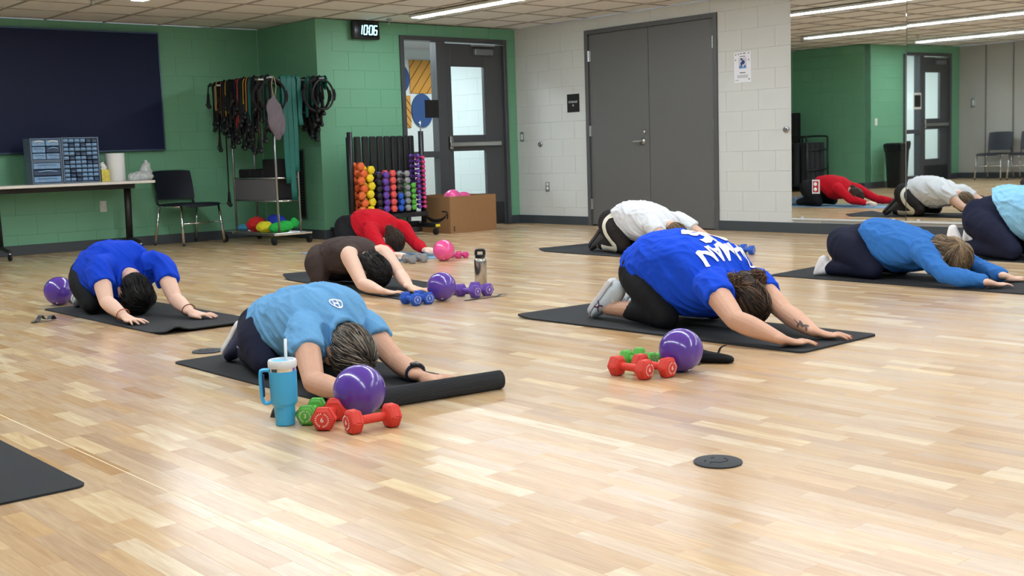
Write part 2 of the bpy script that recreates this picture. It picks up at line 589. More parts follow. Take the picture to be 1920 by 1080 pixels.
for i in range(len(ex) - 1):
    for j in range(len(ey) - 1):
        a, b_, c, d = ex[i], ex[i + 1], ey[j], ey[j + 1]
        if b_ - a < .03 or d - c < .03: continue
        ctr, sz = ((a + b_) / 2, (c + d) / 2, HC + 0.016), (b_ - a - .006, d - c - .006, 0.016)
        if d > 6.2:
            o = link('ceiling_tile', boxmesh(sz, 0.004, M_tile, 'tile'), M_tile, ceiling, ctr)
            o.matrix_parent_inverse = Matrix.Translation(-ceiling.location)
        else:
            far.box(ctr, sz)
o = tag(far.build('ceiling_tiles', M_tile, ceiling), kind='stuff')
o.matrix_parent_inverse = Matrix.Translation(-ceiling.location)
M_lamp = mat('lamp diffuser', (0.84, 0.93, 1.0), 0.5, emit=LAMP, var=0, raw=True)
M_lampw = mat('lamp housing white', (225, 222, 214), 0.5)
LROWS = ((7.6, 'ceiling strip lamp over the storage doors, nearest the mirror'), (4.5, 'ceiling strip lamp of the middle row'), (1.4, 'ceiling strip lamp nearest the grey partition'))
for lx, lab in LROWS:
    for k, (y0, y1) in enumerate(((6.3, 10.2), (2.0, 5.9), (-2.3, 1.6))):
        t = thing('strip_lamp', lab + (', end by the entrance wall', ', middle length', ', length behind the camera')[k], 'ceiling lamp', (lx, (y0 + y1) / 2, HC - .03), 0, 'ceiling strip lamps')
        bx('housing', (0, 0, 0.013), (0.16, y1 - y0, 0.026), M_lampw, t, 0.003)
        bx('diffuser', (0, 0, -0.003), (0.115, y1 - y0 - .05, 0.006), M_lamp, t, 0.002)
for sxp, syp, lab in ((7.56, 10.62, 'small pendent sprinkler head by the strip lamp end'), (4.2, 10.45, 'small pendent sprinkler head above the television'), (2.4, 9.6, 'small pendent sprinkler head at the far left')):
    t = thing('sprinkler', lab, 'sprinkler', (sxp, syp, HC))
    MB().cyl((0, 0, 0), (0, 0, -0.012), 0.035, 0.03).build('plate', M_steel, t, True)
    MB().cyl((0, 0, -0.012), (0, 0, -0.05), 0.008).cyl((0, 0, -0.05), (0, 0, -0.054), 0.02).build('head', M_steel, t, True)

# ------------------------------------------------------------------ storage double door (right wall)
d1 = tag(thing('door_1', 'wide grey steel double door to storage with lever handle', 'door', (XR, (DD[0] + DD[1]) / 2, 0)), kind='structure')
hw = (DD[1] - DD[0]) / 2
for s in (-1, 1):
    bx('frame_jamb', (0.03, s * (hw - 0.025), DD[3] / 2), (0.10, 0.05, DD[3]), M_frameg, d1, 0.004)
bx('frame_head', (0.03, 0, DD[3] - 0.025), (0.0995, 2 * hw - .1, 0.05), M_frameg, d1, 0.004)
MB().box((0.16, 0, DD[3] / 2), (0.02, 2 * hw, DD[3])).build('back_panel', M_blackm, d1)
for s in (-1, 1):
    lf = bx('door_leaf', (0.028, s * (hw - .05) / 2, 0.012 + 1.086), (0.044, hw - .056, 2.172), M_doorg, d1, 0.003)
    for hz in (0.25, 1.093, 1.943):
        MB().cyl((-0.03, s * (hw - .05) / 2 - .002 * s, hz - 0.06 - 1.098), (-0.03, s * (hw - .05) / 2 - .002 * s, hz + 0.06 - 1.098), 0.012).box((-0.022, s * ((hw - .05) / 2 - .012), hz - 1.098), (0.004, 0.03, .12)).build('hinge', M_steel, lf)
    if s == 1:
        MB().cyl((-0.022, -.36, -.145), (-0.032, -.36, -.145), 0.036).tube([(-0.03, -.36, -.145), (-0.07, -.36, -.145), (-0.075, -.30, -.147), (-0.07, -.26, -.15)], 0.011, 10, 3, ends=True).build('lever_handle', M_steel, lf, True)
        MB().cyl((-0.022, -.385, -.043), (-0.036, -.385, -.043), 0.022, .018).build('lock_cylinder', M_steel, lf, True)
# ------------------------------------------------------------------ glazed entry door with sidelight
def entry(name, x0, yw, label, flip=False):
    t = tag(thing(name, label, 'door', (x0, yw, 0)), kind='structure')
    Wd, Hd = 1.588, 11 * C
    yF, tF = 0.03, 0.12
    if flip:
        t.location.x = x0 + Wd
        t.scale = (-1, 1, 1)
    def part(nm, xa, xb, za, zb, m=M_frameb, y=yF, th=tF, ch=0.004, par=t):
        return bx(nm, ((xa + xb) / 2, y, (za + zb) / 2), (xb - xa, th, zb - za), m, par, ch)
    part('frame_jamb', 0, .05, 0, Hd); part('frame_jamb', Wd - .05, Wd, 0, Hd); part('frame_head', .05, Wd - .05, Hd - .05, Hd)
    part('mullion', .5, .635, 0, Hd - .05); part('sidelight_rail', .05, .5, .85, .92); part('sidelight_sill', .05, .5, 0, .12)
    part('glass_pane', .05, .5, .12, .85, M_glass, .03, .008, 0); part('glass_pane', .05, .5, .92, Hd - .05, M_glass, .03, .008, 0)
    L0, L1 = .64, 1.535
    lf = bx('door_leaf', ((L0 + .74) / 2, .03, 1.09), (.74 - L0, .045, 2.16), M_frameb, t, .003)
    ox, oz = (L0 + .74) / 2, 1.09
    def lp(nm, xa, xb, za, zb, m=M_frameb, y=0.0, th=.0446, ch=.003):
        return bx(nm, ((xa + xb) / 2 - ox, y, (za + zb) / 2 - oz), (xb - xa, th, zb - za), m, lf, ch)
    lp('stile', 1.24, L1, .01, 2.17); lp('top_rail', .74, 1.24, 1.905, 2.17); lp('mid_rail', .74, 1.24, .912, 1.1); lp('bottom_rail', .74, 1.24, .01, .392)
    lp('glass_pane', .74, 1.24, .392, .912, M_glass, 0, .006, 0); lp('glass_pane', .74, 1.24, 1.1, 1.905, M_glass, 0, .006, 0)
    lp('kick_plate', .68, 1.50, .02, .28, mat('dark kick plate', (58, 60, 64), .35, .6), -.026, .006)
    lp('push_bar', .66, 1.45, .965, 1.02, M_steel, -.06, .04, .008)
    lp('push_bar_end', .66, .71, .93, 1.09, M_steel, -.045, .05, .01)
    lp('closer_box', 1.08, 1.36, 2.043, 2.114, mat('closer grey', (132, 136, 142), .4, .5), -.05, .055, .006)
    MB().tube([(1.02 - ox, -.06, 2.15 - oz), (1.36 - ox, -.09, 2.152 - oz)], .008, 8).build('closer_arm', M_steel, lf)
    return t
entry('door_2', ED[0], YB, 'dark grey glazed entry door with sidelight and push bar')
entry('door_3', ED2[0], YB2, 'second dark glazed entry door, seen in the mirror', True)

# ------------------------------------------------------------------ hall behind the doors
M_hall = mat('hall block pale', (214, 222, 224), 0.5, var=0.02, bump=0.2, bscale=140)
wall('wall_hall', M_hall, 'X', 9.5, YB + .19, 12.25, [], -1, (YB + .19, 12.25), 0, thick=.1, H=2.47)
wall('wall_hall_left', M_hall, 'X', 1.3, YB2 + .19, 13.2, [], -1, (YB2 + .19, 13.2), 0, thick=.1, H=2.47)
M_hw = mat('hall plaster white', (226, 229, 226), 0.7, var=.02)
tag(bx('wall_hall_end', (9.6, 14.5, 1.24), (5.4, .1, 2.48), M_hw), kind='structure')
tag(bx('wall_hall_end', (0.2, 13.3, 1.24), (2.6, .1, 2.48), M_hw), kind='structure')
tag(bx('wall_hall_side', (12.3, 13.0, 1.24), (.1, 3.2, 2.48), M_hw), kind='structure')
tag(bx('wall_hall_side', (6.95, 12.9, 1.24), (.1, 3.2, 2.48), M_hw), kind='structure')
tag(bx('wall_hall_side', (-1.1, 12.2, 1.24), (.1, 2.4, 2.48), M_hw), kind='structure')
M_hf = mat('hall floor', (170, 165, 155), .4)
tag(bx('floor_hall', (9.6, 12.78, -.05), (5.4, 3.4, .1), M_hf), kind='structure')
tag(bx('floor_hall', (0.2, 12.1, -.05), (2.6, 2.3, .1), M_hf), kind='structure')
M_hc = mat('hall ceiling grey', (190, 192, 194), .8)
tag(bx('ceiling_hall', (9.6, 12.78, 2.52), (5.4, 3.4, .1), M_hc), kind='structure')
tag(bx('ceiling_hall', (0.2, 12.1, 2.52), (2.6, 2.3, .1), M_hc), kind='structure')
for lx, ly, pw_ in ((8.0, 12.0, .55), (10.8, 13.2, .3), (.55, 11.9, .5)):  # unseen area lights added to brighten the halls behind the glass
    ld = bpy.data.lights.new('hall_fill', 'AREA')
    ld.energy = HALL * pw_
    ld.shape = 'RECTANGLE'
    ld.size, ld.size_y = 1.2, 0.6
    ld.color = (0.9, 0.96, 1.0)
    lo = bpy.data.objects.new('hall_fill', ld)
    COL.objects.link(lo)
    lo.location = (lx, ly, 2.33)
# felt panels on the hall end wall
M_or = mat('orange felt', (214, 152, 66), 0.9, var=.08, scale=80)
M_nb = mat('navy blue felt', (52, 82, 132), 0.9, var=.08, scale=80)
M_gn = mat('dark teal felt', (38, 66, 66), 0.9)
def felt_square(cx, cz, w, h, flip, lab):
    t = thing('felt_square', lab, 'wall panel', (cx, 14.44, cz), 0, 'felt wall panels in the hall')
    bx('panel', (0, 0, 0), (w, .02, h), M_or, t, .004)
    n = 5
    for k in range(-2, 3):
        off = k * w / 2.6
        # groove lines clipped to the square
        p = []
        sl = 1.25 * (-1 if flip else 1)
        zz = [(-w / 2, sl * (-w / 2 - off)), (w / 2, sl * (w / 2 - off))]
        (xa, za), (xb, zb) = zz
        def clip(x_, z_):
            if z_ > h / 2: return (h / 2 / sl + off, h / 2)
            if z_ < -h / 2: return (-h / 2 / sl + off, -h / 2)
            return (x_, z_)
        a, b_ = clip(xa, za), clip(xb, zb)
        if abs(a[0]) > w / 2 + .01 or abs(b_[0]) > w / 2 + .01 or abs(a[0] - b_[0]) < .03: continue
        MB().tube([(a[0], -.011, a[1]), (b_[0], -.011, b_[1])], .006, 6).build('groove', mat('groove brown', (120, 76, 28), .9), t)
def felt_disc(cx, cz, rx, rz_, lab):
    o = MB().loft([(cx, 14.45, cz), (cx, 14.425, cz)], [(rx, rz_), (rx, rz_)], 40, (0, 0, 1), 1, False).build('felt_disc', M_nb)
    tag(o, lab, 'wall panel', 'felt wall panels in the hall')

felt_square(10.815, 2.065, .40, .50, False, 'large orange felt square with slanted grooves, seen through the sidelight')
felt_square(10.485, 1.54, .25, .48, True, 'orange felt square lower left behind the sidelight glass')
felt_disc(10.355, 2.03, .25, .25, 'navy felt disc at the left edge of the sidelight')
felt_disc(11.275, 2.08, .25, .25, 'navy felt disc right of the orange square')
felt_disc(10.825, 1.555, .2, .255, 'navy felt disc below the large orange square')
tag(bx('felt_strip', (11.13, 1.55, .0), (.1, .02, .5), M_gn), 'dark teal felt strip at the right of the felt discs', 'wall panel', 'felt wall panels in the hall').location = (11.1, 14.44, 1.55)

# ================================================================== people
from mathutils.bvhtree import BVHTree
def remesh(mb, vox, it=8, name='body', fac=0.5):
    me = mb.mesh(name)
    o = bpy.data.objects.new('tmp', me)
    COL.objects.link(o)
    r = o.modifiers.new('r', 'REMESH'); r.mode = 'VOXEL'; r.voxel_size = vox
    s = o.modifiers.new('s', 'SMOOTH'); s.factor = fac; s.iterations = it
    dg = bpy.context.evaluated_depsgraph_get()
    out = bpy.data.meshes.new_from_object(o.evaluated_get(dg))
    bpy.data.objects.remove(o)
    bpy.data.meshes.remove(me)
    out.name = name
    return out

def vnoise(P, seed=0):
    P = np.asarray(P, float) + seed * 17.31
    i = np.floor(P).astype(np.int64)
    f = P - i
    f = f * f * (3 - 2 * f)
    def h(a, b, c):
        n = (a * 374761393 + b * 668265263 + c * 2147483647 + seed * 1013) & 0xffffffff
        n = ((n ^ (n >> 13)) * 1274126177) & 0xffffffff
        return ((n ^ (n >> 16)) & 0xffff) / 65535.0
    x, y, z = i[:, 0], i[:, 1], i[:, 2]
    r = 0
    for dx in (0, 1):
        for dy in (0, 1):
            for dz in (0, 1):
                w = (f[:, 0] if dx else 1 - f[:, 0]) * (f[:, 1] if dy else 1 - f[:, 1]) * (f[:, 2] if dz else 1 - f[:, 2])
                r = r + w * h(x + dx, y + dy, z + dz)
    return r

def wrinkle(me, amp, d, fine=22.0, along=4.0, seed=1, power=2.0, zmin=None):
    n = len(me.vertices)
    co = np.empty(n * 3, np.float32); me.vertices.foreach_get('co', co); co = co.reshape(-1, 3).astype(float)
    no = np.empty(n * 3, np.float32); me.vertices.foreach_get('normal', no); no = no.reshape(-1, 3).astype(float)
    d = np.asarray(d, float); d /= np.linalg.norm(d)
    q = co + (np.stack([vnoise(co * 5, seed + 3), vnoise(co * 5, seed + 5), vnoise(co * 5, seed + 7)], 1) - .5) * 0.06
    al = q @ d
    pe = q - np.outer(al, d)
    s = pe * fine + np.outer(al, d) * along
    a = 1 - np.abs(2 * vnoise(s, seed) - 1)
    b = 1 - np.abs(2 * vnoise(s * 1.9, seed + 11) - 1)
    v = (a ** power - 0.35) + 0.45 * (b ** power - 0.35)
    co += no * (v * amp)[:, None]
    me.vertices.foreach_set('co', co.astype(np.float32).ravel())
    me.update()

M_skins = {
    'light': mat('skin light', (224, 184, 162), 0.55, var=.06, scale=40, bump=.08, bscale=300),
    'tan': mat('skin tan', (202, 156, 130), 0.55, var=.08, scale=40, bump=.08, bscale=300),
    'pale': mat('skin pale', (234, 204, 186), 0.55, var=.05, scale=40, bump=.08, bscale=300),
}
def cloth(name, rgb, var=.08, bump=.25, rough=.9, sc=140):
    return mat(name, rgb, rough, var=var, scale=sc, bump=bump, bscale=420, spec=.2)
def hair_mat(name, dark, light):
    if name in MATS: return MATS[name]
    m = bpy.data.materials.new(name); m.use_nodes = True
    nt = m.node_tree; b = nt.nodes['Principled BSDF']
    at = nd(nt, 'ShaderNodeAttribute', attribute_name='tone')
    rp = nd(nt, 'ShaderNodeValToRGB')
    rp.color_ramp.elements[0].position = 0.0; rp.color_ramp.elements[0].color = lin(dark) + (1,)
    rp.color_ramp.elements[1].position = 1.0; rp.color_ramp.elements[1].color = lin(light) + (1,)
    nt.links.new(at.outputs['Fac'], rp.inputs[0]); nt.links.new(rp.outputs[0], b.inputs['Base Color'])
    b.inputs['Roughness'].default_value = .45
    b.inputs['Specular IOR Level'].default_value = .35
    MATS[name] = m
    return m

def ell_st(mb, st, seg=28, n=5, flat_first=False):
    """loft of ellipses given by (cx, top_y, top_z, bot_y, bot_z, half width)"""
    A = cr_interp(np.array(st, float), n)
    rings = []
    for cx, ty, tz, by, bz, hw in A:
        c = np.array([cx, (ty + by) / 2, (tz + bz) / 2])
        v = np.array([0, (ty - by) / 2, (tz - bz) / 2])
        a = np.arange(seg) * 2 * PI / seg
        ca, sa = np.cos(a), np.sin(a)
        e = 0.86                      # slightly boxy section
        ca, sa = np.sign(ca) * np.abs(ca) ** e, np.sign(sa) * np.abs(sa) ** e
        rings.append(c + np.outer(ca * hw, (1, 0, 0)) + np.outer(sa, v))
    V = np.vstack(rings); m = len(rings)
    F = [(i * seg + j, i * seg + (j + 1) % seg, (i + 1) * seg + (j + 1) % seg, (i + 1) * seg + j) for i in range(m - 1) for j in range(seg)]
    F += [tuple(range(seg))[::-1], tuple((m - 1) * seg + j for j in range(seg))]
    mb.add(V, F)

def hand(mb, W, T, toward, s=1.0, z0=0.008, curl=0.0, nails=None):
    W, T = Vector(W), Vector(T)
    f = (T - W); f.z = 0; f.normalize()
    t = Vector((-f.y, f.x, 0))
    if t.dot(Vector((toward[0], toward[1], 0))) < 0: t = -t
    up = Vector((0, 0, 1))
    def P(a, l, h): return tuple(Vector((W.x, W.y, 0)) + f * a * s + t * l * s + up * (z0 + h * s))
    mb.loft([P(-.02, 0, W.z / s - z0 + .004), P(.012, 0, .034), P(.05, 0, .022), P(.085, 0, .018)], [(.026 * s, .020 * s), (.030 * s, .019 * s), (.041 * s, .016 * s), (.039 * s, .012 * s)], 14, (0, 0, 1), 3)
    # base of the thumb
    mb.loft([P(.015, .018, .022), P(.045, .036, .016)], [.018 * s, .014 * s], 10)
    digits = [(.030, .070, .24, .0083), (.0105, .079, .08, .0087), (-.0105, .073, -.08, .0083), (-.030, .056, -.26, .0075)]
    for l, L, sp, r in digits:
        c, sn = math.cos(sp), math.sin(sp)
        pts = []
        for k, hh in ((-.012, .016), (.0, .0185), (.33, .019 + .012 * curl), (.66, .015 + .006 * curl), (1.0, .0075)):
            a = k * L if k > 0 else k
            pts.append(P(.085 + a * c, l + a * sn, hh))
        mb.loft(pts, [r * s, r * s, r * .98 * s, r * .9 * s, r * .74 * s], 10, (0, 0, 1), 3)
        if nails is not None:
            e = Vector(pts[-1]); nails.append((e + up * r * .5 * s + f * .002, math.atan2(f.y, f.x) + (sp if t.dot(Vector((-f.y, f.x, 0))) > 0 else -sp), r * s))
    pts = [P(.03, .028, .018), P(.052, .047, .016), P(.075, .058, .014), P(.094, .061, .010)]
    mb.loft(pts, [.0125 * s, .0115 * s, .0105 * s, .008 * s], 10, (0, 0, 1), 3)
    if nails is not None:
        nails.append((Vector(pts[-1]) + up * .006 * s + f * .002, math.atan2(f.y, f.x), .0095 * s))

def fist(mb, W, T, toward, s=1.0, z0=.012):
    """hand closed round a handle: palm, four folded fingers, thumb over them"""
    W, T = Vector(W), Vector(T)
    f = (T - W); f.z = 0; f.normalize()
    t = Vector((-f.y, f.x, 0))
    if t.dot(Vector((toward[0], toward[1], 0))) < 0: t = -t
    def P(a, l, h): return tuple(Vector((W.x, W.y, z0)) + f * a * s + t * l * s + Vector((0, 0, h * s)))
    mb.loft([P(-.02, 0, W.z / s - z0), P(.02, 0, .045), P(.06, 0, .045), P(.08, 0, .042)], [(.026 * s, .02 * s), (.032 * s, .022 * s), (.04 * s, .02 * s), (.038 * s, .015 * s)], 14, (0, 0, 1), 3)
    for l, r in ((.030, .010), (.010, .0105), (-.010, .010), (-.029, .009)):
        mb.loft([P(.075, l, .05), P(.105, l, .042), P(.108, l, .018), P(.082, l, .012), P(.068, l, .024)], [r * s] * 5, 10, (0, 1, 0), 3)
    mb.loft([P(.03, .03, .035), P(.06, .048, .032), P(.085, .042, .026), P(.10, .02, .022)], [.013 * s, .012 * s, .011 * s, .009 * s], 10, (0, 0, 1), 3)

def head_frame(c, crown, yaw=0.0):
    k = Vector(crown).normalized()
    lat = Vector((math.cos(yaw), math.sin(yaw), 0))
    lat = (lat - k * lat.dot(k)).normalized()
    # facing -Y the left hand is +X; face = lat x crown
    f = lat.cross(k).normalized()
    if f.z > 0: f, lat = -f, -lat
    M = Matrix(((f.x, lat.x, k.x), (f.y, lat.y, k.y), (f.z, lat.z, k.z)))
    return M, Vector(c)

def head_geo(mb, M, c, s, neck):
    def E(p, r): mb.ell(tuple(c + M @ (Vector(p) * s)), [x * s for x in r], M)
    E((-.012, 0, .028), (.094, .075, .088)); E((.018, 0, -.035), (.074, .063, .085)); E((.03, 0, -.085), (.05, .046, .034))
    E((.075, 0, .012), (.02, .05, .012)); E((.083, 0, -.072), (.013, .025, .010))
    for sd in (-1, 1):
        E((-.004, sd * .077, -.018), (.02, .010, .033)); E((.078, sd * .03, -.012), (.012, .013, .009)); E((.055, sd * .045, -.04), (.03, .022, .028))
    def Q(p): return tuple(c + M @ (Vector(p) * s))
    mb.loft([Q((.082, 0, .005)), Q((.102, 0, -.03)), Q((.1, 0, -.042))], [.008 * s, .012 * s, .014 * s], 10)
    mb.loft([Q((-.025, 0, -.03)), Q((-.03, 0, -.09)), tuple(neck)], [.052 * s, .050 * s, .056 * s], 14, (1, 0, 0), 2)

def hair_geo(M, c, s, style, col, parent, vox=.006, seed=1, nstr=700, buns=(), whorl=(-.35, .1, .93), reach=.6):
    """hair: a scalp mass, gathered knots if any, and strands lying over it; buns = (world position, radius)"""
    mb = MB()
    def E(p, r): mb.ell(tuple(c + M @ (Vector(p) * s)), [x * s for x in r], M)
    E((-.018, 0, .034), (.098, .081, .089)); E((-.045, 0, -.02), (.066, .074, .078))
    if style == 'long':
        E((-.025, .052, -.05), (.05, .034, .085)); E((-.025, -.052, -.05), (.05, .034, .085)); E((-.055, 0, -.075), (.045, .06, .06))
    MT = M.transposed()
    loc = [(MT @ (Vector(p) - Vector(c)) / s, r) for p, r in buns]
    for p, r in loc: mb.ell(tuple(c + M @ (p * s)), (r, r * .9, r * .9))
    me = remesh(mb, vox, 5, 'hair')
    R = random.Random(seed)
    sb, tones = MB(), []
    C0 = Vector((-.018, 0, .03))
    Wd = Vector(whorl).normalized()
    def strand(pts, w, seg=3, boost=0.0):
        k = len(pts)
        f0 = len(sb.f)
        sb.loft(pts, [w * (.6 + .4 * math.sin(PI * min(1, (j + .6) / k))) for j in range(k - 1)] + [w * .3], seg, (0, 0, 1), 1, False)
        tones.extend([min(1, boost + R.random() ** 1.6)] * (len(sb.f) - f0))
    for i in range(nstr):
        a, b_ = R.uniform(-PI, PI), R.uniform(-1.25, 1.45)
        d0 = Vector((math.cos(a) * math.cos(b_), math.sin(a) * math.cos(b_), math.sin(b_)))
        if d0.x > .6 and d0.z < .45: continue
        if d0.x > .25 and d0.z < -.3: continue
        if loc:
            p_ = min(loc, key=lambda q: (q[0].normalized() - d0).length)[0]
            tg = (p_ - C0).normalized()
            if (tg - d0).length < .25: continue
            ang = 1.0
        else:
            ax = Wd.cross(d0)
            if ax.length < .05: ax = Vector((R.gauss(0, 1), R.gauss(0, 1), 0))
            rot = Matrix.Rotation(reach * R.uniform(.5, 1.2), 3, ax.normalized())
            tg = rot @ d0
        n = 7
        lift = R.uniform(.985, 1.045)
        wv, ph = R.uniform(0, .025), R.uniform(0, 6)
        pts = []
        for j in range(n):
            t = j / (n - 1)
            dd = (d0 * (1 - t) + tg * t).normalized()
            sdv = dd.cross(tg - d0)
            if sdv.length > 1e-6: dd = (dd + sdv.normalized() * wv * math.sin(ph + 5 * t)).normalized()
            zz = .092 if dd.z > 0 else .128
            rr = Vector((dd.x * (.101 if dd.x > 0 or dd.z > 0 else .101 + .012 * min(1, -dd.z * 2)), dd.y * .084, dd.z * zz)) * (lift + (.05 * t * t if style == 'short' and not loc else 0))
            pts.append(tuple(c + M @ ((C0 + rr) * s)))
        strand(pts, .0026 * s)
    # strands that follow the gathered mass everywhere, nape included
    bvh = BVHTree.FromPolygons([tuple(v.co) for v in me.vertices], [tuple(p.vertices) for p in me.polygons])
    vs = [v.co.copy() for v in me.vertices]
    wz = M @ Vector((-.25, 0, -1))
    for i in range(int(nstr * 1.1)):
        p0 = R.choice(vs)
        lp = MT @ (p0 - Vector(c)) / s
        if loc and lp.z > -.01 and R.random() < .6: continue
        tgt = (Vector(c) + M @ (min(loc, key=lambda q: (q[0] - lp).length)[0] * s) - p0) if loc else (wz if lp.z < .03 else (p0 - (Vector(c) + M @ (Vector(whorl).normalized() * .1 * s))))
        if tgt.length < .02: continue
        tgt = tgt.normalized() + Vector((R.gauss(0, .12), R.gauss(0, .12), R.gauss(0, .12)))
        L_, pts, p = R.uniform(.03, .065) * s, [], p0
        lf = R.uniform(.0005, .004)
        for j in range(6):
            h = bvh.find_nearest(p)
            n_ = h[1]
            if (h[0] - Vector(c)).dot(n_) < 0: n_ = -n_
            pts.append(tuple(h[0] + n_ * lf))
            tt = tgt - n_ * tgt.dot(n_)
            if tt.length < .1: break
            p = h[0] + tt.normalized() * L_ / 5
        if len(pts) >= 4: strand(pts, .0024 * s)
    for p, r in loc:
        for i in range(150):
            v = Vector((R.gauss(0, 1), R.gauss(0, 1), R.gauss(0, 1))).normalized()
            w = v.cross(Vector((R.gauss(0, 1), R.gauss(0, 1), R.gauss(0, 1)))).normalized()
            L, k = R.uniform(.7, 2.0), R.uniform(1.0, 1.1)
            fly = R.random() < .22
            pts = []
            for j in range(6):
                a = L * j / 5
                dd = v * math.cos(a) + w * math.sin(a)
                gr = k + (.6 * (j / 5) ** 2.5 * R.uniform(.3, 1) if fly else 0)
                pts.append(tuple(c + M @ (p * s + Vector((dd.x, dd.y * .9, dd.z * .9)) * r * gr)))
            strand(pts, .0019 * s, boost=.3)
    out = MB(); out.v, out.f = [tuple(v.co) for v in me.vertices], [tuple(p.vertices) for p in me.polygons]
    bt = [.12] * len(out.f)
    bpy.data.meshes.remove(me)
    out.add(sb.v, sb.f)
    o = out.build('hair', col, parent, True)
    at = o.data.attributes.new('tone', 'FLOAT', 'FACE')
    at.data.foreach_set('value', np.asarray(bt + tones, np.float32))
    return o

def shoe(parent, toe, heel, sole_n, m_up, m_sole, L=.27, w=1.0, laces=None, name='shoe'):
    d = (Vector(toe) - Vector(heel)).normalized()
    u = -Vector(sole_n); u = (u - d * u.dot(d)).normalized()
    sd = u.cross(d)
    M = Matrix(((d.x, sd.x, u.x, heel[0]), (d.y, sd.y, u.y, heel[1]), (d.z, sd.z, u.z, heel[2]), (0, 0, 0, 1)))
    t = bpy.data.objects.new(name, None); COL.objects.link(t); t.parent = parent; t.empty_display_size = .03
    st = [(.0, .022), (.012, .031), (.05, .035), (.10, .034), (.15, .039), (.20, .045), (.235, .042), (.258, .028), (.268, .012)]
    out = [(x * L / .27, y * w) for x, y in st] + [(x * L / .27, -y * w * .9) for x, y in st[::-1]]
    mb = MB(); mb.prism([p for p in out[::-1]], 0, .026, M)
    mb.build('sole', m_sole, t, False, bevel=.006)
    up = MB()
    S_ = [(.008, .026, .05), (.016, .036, .09), (.055, .040, .098), (.10, .041, .092), (.145, .043, .072), (.19, .045, .052), (.23, .040, .040), (.258, .024, .028)]
    up.loft([(x * L / .27, 0, .022 + h / 2) for x, y, h in S_], [(y * w, h / 2) for x, y, h in S_], 18, (0, 0, 1), 3)
    up.xf(M)
    o = link('upper', remesh(up, .006, 4, 'upper'), m_up, t, smooth=True)
    if laces:
        lb = MB()
        for k in range(4):
            xx = (.095 + .025 * k) * L / .27
            zz = .022 + (.083 - .02 * k * .75)
            lb.tube([(xx, -.022, zz - .008), (xx + .006, 0, zz), (xx, .022, zz - .008)], .003, 6, 3, ends=True)
        lb.tube([(.09, 0, .1), (.075, .03, .112), (.06, .05, .10)], .003, 6, 3, ends=True)
        lb.tube([(.09, 0, .1), (.07, -.03, .112), (.055, -.045, .10)], .003, 6, 3, ends=True)
        lb.xf(M); lb.build('laces', laces, t, True)
    return t, M

def foot_geo(mb, toe, heel, ankle, r=1.0):
    T, H, A = Vector(toe), Vector(heel), Vector(ankle)
    mid = T * .55 + A * .45
    mb.loft([tuple(H), tuple(H * .45 + T * .55), tuple(T)], [.036 * r, (.040 * r, .030 * r), (.036 * r, .018 * r)], 14, (0, .3, 1), 3)
    mb.loft([tuple(A), tuple(mid), tuple(T)], [.040 * r, (.040 * r, .030 * r), (.03 * r, .015 * r)], 14, (0, .3, 1), 2)
    mb.loft([tuple(A), tuple(H)], [.040 * r, .034 * r], 12)

